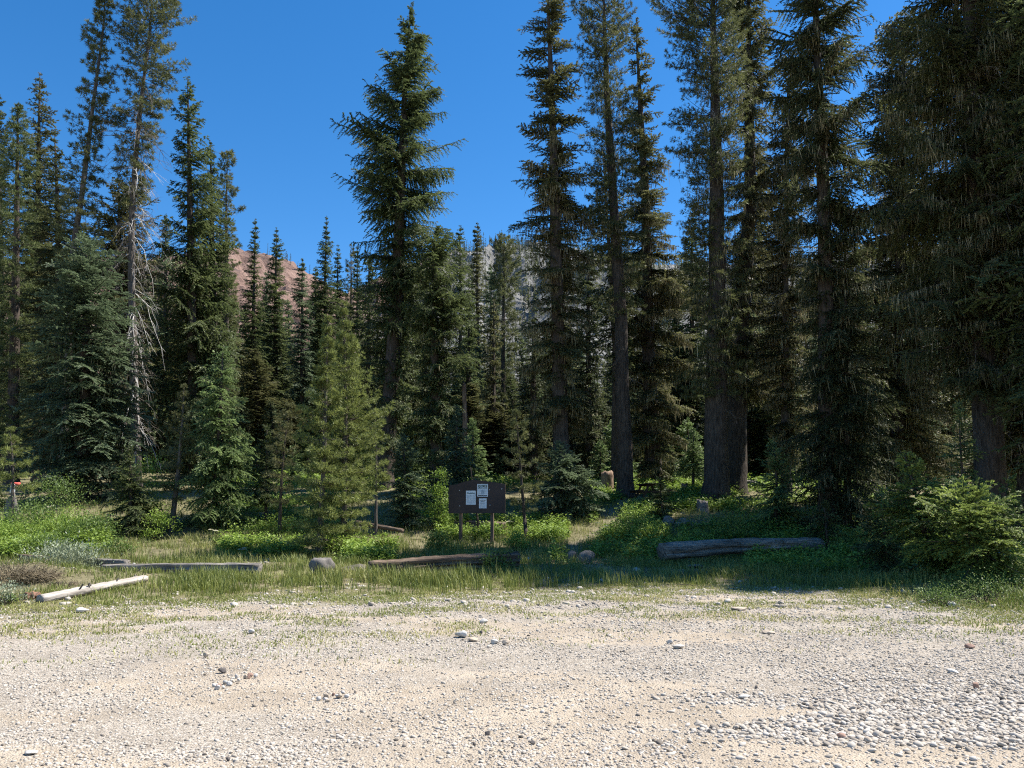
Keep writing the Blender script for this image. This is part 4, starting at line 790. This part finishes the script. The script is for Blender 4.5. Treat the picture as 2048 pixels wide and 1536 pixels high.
for k, (u, v, h, n, lab) in enumerate([(178, 1068, 34, 4, 'cream flowered plant in front of the small dark-skirted fir, left of two'), (226, 1066, 36, 4, 'cream flowered plant at the right foot of the small dark-skirted fir'), (430, 1088, 30, 3, 'cream flowered plant in the open grass below the pale hemlock'), (1018, 1078, 40, 4, 'cream flowered plant at the right post of the notice board'), (1208, 1085, 38, 2, 'lone thin flower stalk in the shade beside the trail'), (1348, 1092, 52, 3, 'white flowered plant behind the left end of the long grey log'), (1375, 1092, 64, 1, 'tallest single flower stalk behind the long grey log'), (1318, 1012, 26, 5, 'white flowered clump near the picnic table'), (24, 1205, 26, 2, 'cream flowered plant beside the rotten orange wood'), (487, 1118, 24, 4, 'yellowish flower clump in the shade left of the joined pines'), (104, 1036, 24, 4, 'cream flowered plant deep in the left bush bank')]):
    umbel(lab, u, v, h, 300+k, n)
# ================================================================== GRAVEL
_ico_v = None
def ico():
    t = (1+5**.5)/2
    v = np.array([[-1, t, 0], [1, t, 0], [-1, -t, 0], [1, -t, 0], [0, -1, t], [0, 1, t], [0, -1, -t], [0, 1, -t], [t, 0, -1], [t, 0, 1], [-t, 0, -1], [-t, 0, 1]])/math.hypot(1, t)
    f = np.array([[0, 11, 5], [0, 5, 1], [0, 1, 7], [0, 7, 10], [0, 10, 11], [1, 5, 9], [5, 11, 4], [11, 10, 2], [10, 7, 6], [7, 1, 8], [3, 9, 4], [3, 4, 2], [3, 2, 6], [3, 6, 8], [3, 8, 9], [4, 9, 5], [2, 4, 11], [6, 2, 10], [8, 6, 7], [9, 8, 1]])
    return v, f
def ico2():
    v, f = ico(); v = list(map(tuple, v)); mid = {}
    def m(a, b):
        k = (min(a, b), max(a, b))
        if k not in mid:
            p = (np.array(v[a])+np.array(v[b]))/2; p = p/np.linalg.norm(p); v.append(tuple(p)); mid[k] = len(v)-1
        return mid[k]
    F = []
    for a, b, c in f:
        x, y, z = m(a, b), m(b, c), m(c, a); F += [[a, x, z], [b, y, x], [c, z, y], [x, y, z]]
    return np.array(v), np.array(F)
def pebbles(x, y, s, rng, hi=False, tone=None, flat=(.45, .75)):
    v, f = ico2() if hi else ico(); n = len(x)
    sc = np.stack([s*rng.uniform(.8, 1.35, n), s*rng.uniform(.65, 1.0, n), s*rng.uniform(*flat, n)], -1)*.5
    a = rng.rand(n)*2*PI; ca, sa = np.cos(a), np.sin(a); tl = rng.normal(0, .22, n)
    W = v[None]*(1+rng.normal(0, .09, (n, len(v), 1)))*sc[:, None]
    W[..., 2] += W[..., 0]*tl[:, None]
    X = W[..., 0]*ca[:, None]-W[..., 1]*sa[:, None]; Yy = W[..., 0]*sa[:, None]+W[..., 1]*ca[:, None]
    Z = W[..., 2]+(ground(x, y)+sc[:, 2]*rng.uniform(-.35, .5, n))[:, None]
    V = np.stack([X+x[:, None], Yy+y[:, None], Z], -1).reshape(-1, 3)
    F = (f[None]+(np.arange(n)*len(v))[:, None, None]).reshape(-1, 3)
    return V, F, np.repeat(np.clip(tone, 0, 1), len(v))
rng = rs(404)
def coarse(x, y):
    m = sstep(.40, .60, fbm(x*.42+3, y*.9, 141, 3)+.17*sstep(-1.5, 3.5, x)*(1-.5*sstep(9, 14, y))-.07*sstep(1, -3, x))
    d = sstep(.46, .62, fbm(x*.35+y*.12, y*.95, 77, 3))
    return m*(1-.95*d)*(1-.55*sstep(7.5, 12, y))
def tones(n, x, y):
    t = rng.beta(3.2, 2.2, n); t = np.where(rng.rand(n) < .035, rng.uniform(0, .2, n), t); return t
b = Bag()
n = 95000; y = 4.6+rng.rand(n)**1.35*12.5; x = rng.uniform(-1, 1, n)*(y*.72+.4)
k = (rng.rand(n) < coarse(x, y)*(1-sstep(.2, 1.6, edge_dist(x, y)))*(1-.4*sstep(10, 16, y))); x, y = x[k], y[k]
s = np.clip(rng.gamma(4.2, .0088, len(x)), .012, .062)*(.62+.38*(1-sstep(6.5, 9.5, y)))*(.55+.45*sstep(-2.5, 1.5, x))
near = y < 7.2
V, F, T = pebbles(x[near], y[near], s[near], rng, True, tones(near.sum(), x, y)); b.add(V, None, F, T)
V, F, T = pebbles(x[~near], y[~near], s[~near], rng, False, tones((~near).sum(), x, y)); b.add(V, None, F, T)
n = 150000; y = 4.6+rng.rand(n)**1.4*12; x = rng.uniform(-1, 1, n)*(y*.72+.4); k = rng.rand(n) < (1-sstep(.3, 2, edge_dist(x, y)))*(.35+.65*sstep(.35, .6, fbm(x*1.3, y*1.3, 151, 3))); x, y = x[k], y[k]
V, F, T = pebbles(x, y, np.clip(rng.gamma(3, .0055, len(x)), .006, .04)*(1+.5*sstep(8, 14, y)), rng, False, tones(len(x), x, y)); b.add(V, None, F, T)
# stones lying in the grass margin and on the trail
n = 2600; y = rng.uniform(13, 24, n); x = rng.uniform(-11, 10, n); k = grassy(x, y) < .55; x, y = x[k], y[k]
V, F, T = pebbles(x, y, np.clip(rng.gamma(3, .02, len(x)), .02, .16), rng, False, tones(len(x), x, y)); b.add(V, None, F, T)
o = b.build('gravel', M['peb'], None, True); o['kind'] = 'stuff'
# ================================================================== LOGS
def lumpy(seed, sub=2):
    v, f = ico2()
    for _ in range(sub-1):
        v = list(map(tuple, v)); mid = {}; F = []
        def m(a, b_):
            k = (min(a, b_), max(a, b_))
            if k not in mid:
                p = (np.array(v[a])+np.array(v[b_]))/2; v.append(tuple(p/np.linalg.norm(p))); mid[k] = len(v)-1
            return mid[k]
        for a, b_, c in f:
            x, y, z = m(a, b_), m(b_, c), m(c, a); F += [[a, x, z], [b_, y, x], [c, z, y], [x, y, z]]
        v, f = np.array(v), np.array(F)
    r = rs(seed); d = np.ones(len(v))
    for _ in range(9):
        n = norm(r.normal(0, 1, 3)); c = r.uniform(.45, .9); q = v@n; d = np.where(q*d > c, d*np.clip(c/np.maximum(q*d, 1e-3), .6, 1), d)
    w = 1+.12*(fbm(v[:, 0]*2.2+seed, v[:, 1]*2.2+v[:, 2]*1.7, seed, 3)-.5)*2
    return v*(d*w)[:, None], f
def rock(name, label, u, v, wpx, hpx, mat, seed, cat='rock', group=None, sink=.22, dep=.8):
    x, Y, z = gp(u, v); dp = depth(Y, z)/FPX; V, F = lumpy(seed)
    W, H = wpx*dp, hpx*dp
    V = V/np.abs(V).max(0)*np.array([W/2, W/2*dep, H*.62]); V[:, 2] += H*(.62-sink)
    o = mk(name, V, None, F, M[mat], None, None, True, (x, Y+W*.25, z)); return tag(o, label, cat, group)
def log(name, label, A, B, r0, r1, mat, seed, square=0., sides=14, knots=0, cat='log', group=None, split=0):
    rng = rs(seed); A, B = np.array(A), np.array(B); L = np.linalg.norm(B-A); c = (A+B)/2; yaw = math.atan2(B[1]-A[1], B[0]-A[0]); pit = math.asin((B[2]-A[2])/L)
    n = 26; xs = np.linspace(-L/2, L/2, n); R = np.linspace(r0, r1, n)
    P = np.stack([xs, .04*np.sin(xs*1.3+seed)*r0*3, .03*np.cos(xs*.9)*r0*3], -1)
    sides *= 2
    V, F, F3 = tube_path(P, R, sides, rng, .17)
    if square:
        body = V[:n*sides].reshape(n, sides, 3)-P[:, None]; m = np.maximum(np.abs(body[..., 1]), np.abs(body[..., 2]))/np.linalg.norm(body[..., 1:], axis=-1)
        body = body*(1+square*(1/np.maximum(m, .7)-1))[..., None]; V[:n*sides] = (body+P[:, None]).reshape(-1, 3)
    for _ in range(split):   # long drying cracks
        k = rng.randint(0, sides); a, e = sorted(rng.randint(0, n, 2)); body = V[:n*sides].reshape(n, sides, 3)
        body[a:e+1, k] = P[a:e+1]+(body[a:e+1, k]-P[a:e+1])*rng.uniform(.66, .86)
    root_o = mk(name, V, F, F3, M[mat], None, None, True, tuple(c)); root_o.rotation_euler = (0, -pit, yaw)
    tag(root_o, label, cat, group)
    for k in range(knots):
        xk = rng.uniform(-L*.45, L*.45); a = rng.uniform(.2, 2.4); d = np.array([[rng.normal(0, .3), math.cos(a), math.sin(a)]]); d = norm(d)
        rr_ = np.interp(xk, xs, R)
        KV, KF, _ = tubes(np.array([[xk, 0, 0]])+d*rr_*.8, d, np.array([rng.uniform(.06, .16)]), np.array([.018]), rng, 2, 6, 0., None, .7)
        mk('branch_stub', KV, KF, None, M['deadb'], root_o, None, True)
    return root_o
def on(u, v, up): x, Y, z = gp(u, v); return (x, Y, z+up)
def px(u, v, Y): z = zof(v, Y); return (xof(u, Y, z), Y, z)
log('timber_log', 'weathered brown timber lying in tall grass, below the notice board', px(738, 1137, 19.0), px(1036, 1119, 20.3), .16, .19, 'brownlog', 1, .75, 16, split=18)
log('timber_log', 'long grey log resting on a stone block, right of the trail', px(1323, 1101, 22.4), px(1640, 1086, 25.0), .25, .19, 'greylog', 2, .2, 16, split=16)
log('timber_log', 'long thin grey timber on the left, its right half in shade', px(205, 1138, 19.3), px(521, 1138, 19.0), .11, .14, 'greylog', 3, .6, 14, split=6)
log('timber_log', 'short pale grey timber end showing right of the silver-leaved shrub', px(176, 1125, 20.2), px(256, 1128, 19.9), .10, .10, 'greylog', 4, .6, 12, split=4)
log('timber_log', 'dark old timber left of the silver-leaved shrub', px(42, 1117, 21.6), px(98, 1120, 21.4), .11, .10, 'brownlog', 5, .6, 12, split=4)
a0, b0 = on(78, 1206, .05), on(291, 1164, .06)
log('bleached_pole', 'bleached bare pole with branch stubs at the left gravel edge', a0, b0, .085, .075, 'poplog', 6, 0, 12, knots=9)
log('fallen_log', 'far fallen log lit on top, right of the two big trunks', px(1462, 966, 42), px(1512, 970, 41), .2, .2, 'greylog', 7, .2, 12)
log('fallen_log', 'shaded fallen log behind the notice board posts', px(905, 1052, 30.5), px(1010, 1056, 30), .22, .2, 'brownlog', 8, .1, 12)
log('fallen_log', 'thin dry log in the brown twigs left of the notice board', px(712, 1046, 28.6), px(806, 1062, 27.6), .09, .07, 'brownlog', 9, 0, 10)
rock('rock', 'squared pale stone block propping the left end of the long grey log', 1331, 1122, 20, 24, 'pale', 12, 'stone block', sink=.1)
BR = 'boulders and rocks along the clearing'
rock('boulder', 'rounded grey boulder between the left timber and the centre log', 640, 1150, 54, 40, 'rock', 21, 'boulder', BR)
rock('rock', 'low flat dark rock right of the rounded boulder', 700, 1146, 62, 18, 'darks', 22, 'rock', BR)
rock('rock', 'pale rock in the shade right of the centre log, larger of two', 1176, 1128, 38, 26, 'rock', 23, 'rock', BR)
rock('rock', 'pale rock in the shade right of the centre log, smaller of two', 1143, 1122, 24, 20, 'rock', 24, 'rock', BR)
rock('rock', 'shaded grey rock behind the long grey log, left of two', 1337, 1052, 27, 20, 'rock', 25, 'rock', BR)
rock('rock', 'shaded grey rock behind the long grey log, right of two', 1367, 1056, 30, 20, 'rock', 26, 'rock', BR)
rock('rock', 'pale rock in the grass at the left edge, above the dry brush', 10, 1116, 18, 10, 'pale', 27, 'rock', BR)
rock('rock', 'small pale rock on the end of the short grey timber', 266, 1134, 10, 8, 'pale', 28, 'rock', BR)
rock('rock', 'grey rock at the right edge behind the bright firs', 2012, 1118, 36, 16, 'pale', 29, 'rock', BR)
rock('rock', 'dark broken rock touching the right edge, beside the grey one', 2042, 1114, 26, 26, 'darks', 30, 'rock', BR)
rock('rock', 'small bluish stones tip in the shaded gap before the grey log', 1272, 1144, 18, 9, 'pale', 31, 'rock', BR)
rock('rock', 'flat shaded rock below the middle of the long grey log', 1395, 1138, 40, 10, 'rock', 32, 'rock', BR)
rock('rock', 'small pale rock at the foot of the right grass bank', 1905, 1214, 20, 10, 'pale', 33, 'rock', BR)
rock('rock', 'flat pale slab in the gravel below the bleached pole', 160, 1226, 26, 10, 'pale', 34, 'rock', BR)
tag(mk('rotten_wood', *[(lambda V, F: (V*np.array([.19, .13, .08])*(1+.25*np.sin(V[:, :1]*9+V[:, 1:2]*7))+[0, 0, .06], None, F))(*lumpy(41))][0], M['rotten'], None, None, True, on(60, 1199, 0)), 'crumbling orange rotten wood at the left end of the bleached pole', 'rotten wood')
SG = 'larger loose stones on the gravel'
for k, (u, v, wp, hp, m, lab) in enumerate([(922, 1276, 28, 13, 'pale', 'white flat stone on the gravel, left of the small dark one at mid frame'), (968, 1247, 20, 9, 'pale', 'white stone farthest up the gravel at mid frame'), (946, 1284, 22, 7, 'tan', 'tan flat stone just below the white flat one'), (988, 1289, 18, 9, 'pale', 'white stone right of the tan flat one'), (1012, 1290, 18, 9, 'tan', 'cream stone at the right end of the mid-frame stone row'), (961, 1268, 9, 6, 'darks', 'small dark brown stone right of the white flat stone'), (443, 1348, 18, 11, 'darks', 'dark grey round stone alone on the left gravel'), (410, 1317, 14, 10, 'tan', 'tan round stone above the dark grey one on the left'), (975, 1472, 11, 8, 'darks', 'black pebble near the bottom centre, farther of two'), (948, 1494, 9, 8, 'darks', 'black pebble near the bottom centre, nearer of two'), (1065, 1490, 12, 7, 'darks', 'dark wedge stone right of the two black pebbles'), (1953, 1380, 14, 16, 'rust', 'upright brown stone at the right side of the gravel'), (1943, 1298, 20, 9, 'rust', 'rusty brown stone below the right moss patches'), (1340, 1288, 14, 8, 'pale', 'white stone beside a small green tuft, right of centre'), (1358, 1298, 28, 8, 'pale', 'flat white slab below the small green tuft'), (1513, 1378, 7, 6, 'darks', 'small black stone in the middle of the right gravel'), (1490, 1398, 26, 6, 'pale', 'long white flat stone in the right gravel'), (1685, 1478, 18, 9, 'rust', 'brown stone at the lower right pebble patch, left of two'), (1740, 1486, 22, 9, 'tan', 'tan stone at the lower right pebble patch, right of two'), (1480, 1222, 36, 6, 'tan', 'long tan slab at the far edge of the right gravel'), (1538, 1268, 30, 5, 'tan', 'thin tan slab lying below the long tan one'), (55, 1512, 30, 8, 'pale', 'bright white flat stone at the bottom left corner'), (1908, 1348, 26, 7, 'pale', 'white flat slab left of the upright brown stone'), (455, 1524, 9, 9, 'darks', 'small dark upright stone at the bottom left'), (500, 1268, 16, 8, 'pale', 'white lump on the upper left gravel')]):
    rock('stone', lab, u, v, wp, hp, m, 60+k, 'stone', SG, .12)
k0 = 0   # two short rows of turned-up cobbles, each cobble on its own
rng = rs(515)
for (u0, v0, u1, v1, cnt, lab) in [(418, 1384, 515, 1352, 16, 'turned-up cobble in the long stony ridge on the left gravel'), (634, 1404, 706, 1392, 10, 'turned-up cobble in the short stony ridge left of centre')]:
    for k in range(cnt):
        t = (k+.5)/cnt; rock('stone', lab, u0+(u1-u0)*t+rng.normal(0, 4), v0+(v1-v0)*t+rng.normal(0, 4), rng.uniform(7, 15), rng.uniform(5, 9), rng.choice(['pale', 'tan', 'rust', 'pale']), 100+k0, 'stone', lab.replace('turned-up cobble in', 'turned-up cobbles of'), .1); k0 += 1
# ================================================================== STUMPS
def stump(label, u, Y, wpx, hpx, mat, seed, jag=.12):
    rng = rs(seed); x = xof(u, Y, CAMH+.5); z = gz(x, Y); dp = depth(Y, z)/FPX; r = wpx*dp/2; h = hpx*dp
    root = thing('tree_stump', label, 'stump', (x, Y, z-.05)); zs = np.linspace(-.1, h, 7)
    V, F, F3 = tube_path(np.stack([0*zs, 0*zs, zs], -1), r*(1+.35*np.exp(-np.clip(zs, 0, 9)/.15)), 18, rng, .18, True)
    top = V[6*18:7*18]; top[:, 2] += rng.uniform(-jag, jag*.6, 18)*h; V[6*18:7*18] = top
    mk('trunk', V, F, F3, M[mat], root, None, True)
stump('reddish cut stump lit by sun, left of the tufted pine trunk', 1215, 40, 24, 42, 'stump', 1)
stump('low grey splintered stump at the foot of the massive straight pine', 1404, 33, 22, 26, 'greylog', 2, .35)
stump('small pale broken stump in the lit plants beyond the picnic table', 1371, 40, 14, 18, 'stump', 3, .3)
x = xof(925, 40, 4); z = gz(x, 40)
snag = thing('dead_snag', 'pale broken dead trunk standing above the blue-green young fir', 'dead tree', (x, 40, z-.1)); H = zof(768, 40)-z
zs = np.linspace(0, H, 12); V, F, F3 = tube_path(np.stack([.1*np.sin(zs*.5), 0*zs, zs], -1), np.linspace(.2, .13, 12), 9, rs(9), .25); V[11*9:12*9, 2] += rs(4).uniform(-.5, .3, 9); mk('trunk', V, F, F3, M['stump'], snag, None, True)
# ================================================================== NOTICE BOARD
YB = 27.0
def bp(u, v): z = zof(v, YB); return xof(u, YB, z), z
bx0, zc = bp(951, 990); zg = gz(bx0, YB)
nb = thing('notice_board', 'dark brown trailhead notice board on two wooden posts', 'notice board', (bx0, YB, zg), None, math.radians(-12))
outl = [(bp(u, v)[0]-bx0, bp(u, v)[1]-zg) for u, v in [(897, 1027), (1012, 1026), (1012, 969), (999, 966), (972, 962.5), (948, 959.5), (928, 963.5), (912, 968.5), (897, 970.5)]]
n = len(outl); th = .03
V = np.array([[x, -th, z] for x, z in outl]+[[x, th, z] for x, z in outl])
me = bpy.data.meshes.new('panel'); me.from_pydata([tuple(p) for p in V], [], [tuple(range(n)), tuple(range(2*n-1, n-1, -1))]+[(i, i+n, (i+1) % n+n, (i+1) % n) for i in range(n)]); me.materials.append(M['board'])
o = bpy.data.objects.new('panel', me); C.objects.link(o); o.parent = nb
e_ = mk('edge_trim', *box(outl[0][0]-.016, 0, (outl[0][1]+outl[-1][1])/2-.02, .026, .085, outl[-1][1]-outl[0][1]-.06), None, M['post'], nb)
for u in (919, 984):
    xl = bp(u, 1060)[0]-bx0; zt = outl[3][1]-.12; V, F = box(xl, .085, (zt-.35)/2, .10, .10, zt+.35); V[::2, 0] += .0; mk('post', V, F, None, M['post'], nb)
for (u, v) in [(918.5, 980.8), (919, 1012), (980.3, 979.5), (981.5, 1010.3), (1005.5, 978.3)]:
    x_, z_ = bp(u, v); V, F, F3 = tube_path(np.array([[x_-bx0, -.055, z_-zg], [x_-bx0, -.045, z_-zg], [x_-bx0, -.03, z_-zg]]), [.012, .021, .022], 10); mk('bolt', V, F, F3, M['bolt'], nb, None, True)
YF = -.031
def sheet(u0, v0, u1, v1):
    x0, z1 = bp(u0, v0); x1, z0 = bp(u1, v1); x0 -= bx0; x1 -= bx0; z0 -= zg; z1 -= zg
    return mk('notice', *box((x0+x1)/2, YF-.002, (z0+z1)/2, x1-x0, .004, z1-z0), None, M['paper'], nb), x0, x1, z0, z1
def strip(par, name, x0, x1, z0, z1, mat, off=.005): return mk(name, *box((x0+x1)/2, YF-off, (z0+z1)/2, x1-x0, .0015, z1-z0), None, M[mat], par)
def words_(par, x0, x1, z, h, mat, rng, off=.0055):
    b = Bag(); x = x0
    while x < x1-.01:
        wl = min(rng.uniform(.02, .055), x1-x); V, F = box(x+wl/2, YF-off, z, wl, .0012, h); b.add(V, F); x += wl+h*.7
    return b.build('printed_line', M[mat], par)
def text(par, s, x, z, w, mat, bold=.0):
    cu = bpy.data.curves.new('lettering', 'FONT'); cu.body = s; cu.size = 1; cu.extrude = .0; cu.offset = bold; cu.align_x = 'CENTER'; cu.align_y = 'CENTER'
    o = bpy.data.objects.new('lettering', cu); C.objects.link(o); bpy.context.view_layer.update(); s_ = w/max(o.dimensions.x, .01)
    cu.materials.append(M[mat]); me = bpy.data.meshes.new_from_object(o); bpy.data.objects.remove(o); o = bpy.data.objects.new('lettering', me); C.objects.link(o); o.parent = par; o.scale = (s_, s_*1.0, s_); o.location = (x, YF-.009, z); o.rotation_euler = (PI/2, 0, 0); return o
rng = rs(8)
s1, x0, x1, z0, z1 = sheet(932, 981.3, 951.8, 1009.4); W, H = x1-x0, z1-z0; s1['label'] = 'notice with teal wavy heading and grey printed columns'
b = Bag()
for k in range(9):
    V, F = box(x0+W*(.1+.8*(k+.5)/9), YF-.0055, z1-H*.185+rng.uniform(-.01, .01), W*.085, .0012, H*rng.uniform(.045, .085)); b.add(V, F)
b.build('heading', M['teal'], s1)
for c in range(3):
    for k in range(18):
        words_(s1, x0+W*(.1+.29*c), x0+W*(.1+.29*c+.24), z1-H*(.32+.034*k), H*.013, 'ink', rng)
s2, x0, x1, z0, z1 = sheet(955.2, 968.2, 977, 993.3); W, H = x1-x0, z1-z0; s2['label'] = 'notice with white lettering on dark green heading'
strip(s2, 'heading_band', x0+W*.08, x1-W*.08, z1-H*.36, z1-H*.06, 'green'); strip(s2, 'footer_band', x0+W*.08, x1-W*.08, z0+H*.05, z0+H*.125, 'inkd'); strip(s2, 'picture', x0+W*.33, x0+W*.68, z0+H*.18, z1-H*.44, 'ink')
text(s2, 'Clean Up', (x0+x1)/2, z1-H*.145, W*.74, 'paper', .02); text(s2, 'Campsite', (x0+x1)/2, z1-H*.28, W*.76, 'paper', .02)
for k in range(9):
    words_(s2, x0+W*.1, x0+W*.3, z1-H*(.45+.04*k), H*.012, 'ink', rng); words_(s2, x0+W*.71, x0+W*.9, z1-H*(.45+.04*k), H*.012, 'ink', rng)
s3, x0, x1, z0, z1 = sheet(958.8, 996.8, 974.2, 1016.6); W, H = x1-x0, z1-z0; s3['label'] = 'small notice with four bold dark lines'
for (f, a, c) in [(.2, .08, .9), (.31, .22, .74), (.46, .14, .84), (.56, .08, .9)]: words_(s3, x0+W*a, x0+W*c, z1-H*f, H*.045, 'inkd', rng)
for k in range(6): words_(s3, x0+W*.12, x0+W*.86, z1-H*(.68+.045*k), H*.012, 'ink', rng)
# thin leaning stem behind the board
rng = rs(31); xA = xof(958, 28.4, 2.); zA = gz(xA, 28.4)
sap = thing('sapling', 'thin dark leaning sapling stem between the notice board posts', 'sapling', (xA, 28.4, zA-.05))
pz_ = np.linspace(0, 2.6, 9); V, F, F3 = tube_path(np.stack([-.11*pz_+.03*np.sin(pz_*2), 0*pz_, pz_], -1), np.linspace(.05, .02, 9), 7, rng, .2)
b = Bag(); b.add(V, F, F3); q = 16; hh = rng.uniform(.9, 2.5, q); a = rng.rand(q)*2*PI; V, F, c = tubes(np.stack([-.11*hh, 0*hh, hh], -1), norm(np.stack([np.cos(a), np.sin(a), 0*a+.2], -1)), rng.uniform(.2, .5, q), np.full(q, .007), rng, 3, 3, -.2); b.add(V, F); b.build('trunk', M['bark'], sap, True)
k = 260; i = rng.randint(0, q, k); P = c[i, rng.randint(1, 4, k)]+rng.normal(0, .04, (k, 3)); D = norm(rng.normal(0, 1, (k, 3))); mk('leaves', leaves(P, D, norm(np.cross(D, rng.normal(0, 1, (k, 3)))), np.full(k, .07), np.full(k, .03)), quads(k), None, M['bush2'], sap, np.repeat(rng.rand(k), 4))
# ================================================================== PICNIC TABLE (seen end-on)
YP = 36.0; xP = xof(1300, YP, 2.5); zP = gz(xP, YP)
pt = thing('picnic_table', 'dark wooden picnic table seen end-on between the tall trunks', 'picnic table', (xP, YP, zP), None, math.radians(6))
b = Bag()
for k in range(5):
    V, F = box(-.34+.17*k, 0, .755, .155, 1.9, .045); b.add(V, F)
b.build('tabletop', M['table'], pt)
for s in (-1, 1):
    b = Bag()
    for k in range(2): V, F = box(s*(.62+.135*k), 0, .455, .125, 1.9, .04); b.add(V, F)
    b.build('bench_seat', M['table'], pt)
for yy in (-.65, .65):
    V, F = box(0, yy, .71, .72, .04, .09); b = Bag(); b.add(V, F); V, F = box(0, yy+.042, .40, 1.5, .04, .09); b.add(V, F); b.build('cross_beam', M['table'], pt)
    for s in (-1, 1):
        a = math.atan2(.34, .73)*s; V, F = box(0, 0, 0, .09, .04, .82, np.array([[math.cos(a), 0, -math.sin(a)], [0, 1, 0], [math.sin(a), 0, math.cos(a)]])); V = V+[s*.42, yy-.042, .34]; mk('leg', V, F, None, M['table'], pt)
# ================================================================== RED AND WHITE BUNDLE behind the upswept pine
xR = xof(28, 30.2, 2); zR = gz(xR, 30.2)
V, F = lumpy(71); V = V/np.abs(V).max(0)*[.19, .13, .12]
ob = mk('camp_bag', V, None, F, M['red'], None, None, True, (xR, 30.2, zof(968, 30.2))); tag(ob, 'rounded red bag behind the upswept pine stem at the left edge', 'bag')
V, F, F3 = tube_path(np.array([[0, 0, 0], [0, 0, .03], [0, 0, .3], [0, 0, .36], [0, 0, .38]])*[1, 1, 1.], [.085, .095, .095, .06, .035], 12); ob2 = mk('water_jug', V, F, F3, M['pblue'], None, None, True, (xof(24, 30.1, 2), 30.1, zof(986, 30.1))); tag(ob2, 'pale blue-white container under the red bag at the left edge', 'container')
V, F = lumpy(72); hS = max(.2, zof(985.8, 30.2)-zR); V = V/np.abs(V).max(0)*[.3, .24, hS*.55]; V[:, 2] += hS*.45
tag(mk('rock', V, None, F, M['rock'], None, None, True, (xR, 30.2, zR)), 'grey rock carrying the red bag and pale container, hidden in bushes', 'rock', BR)
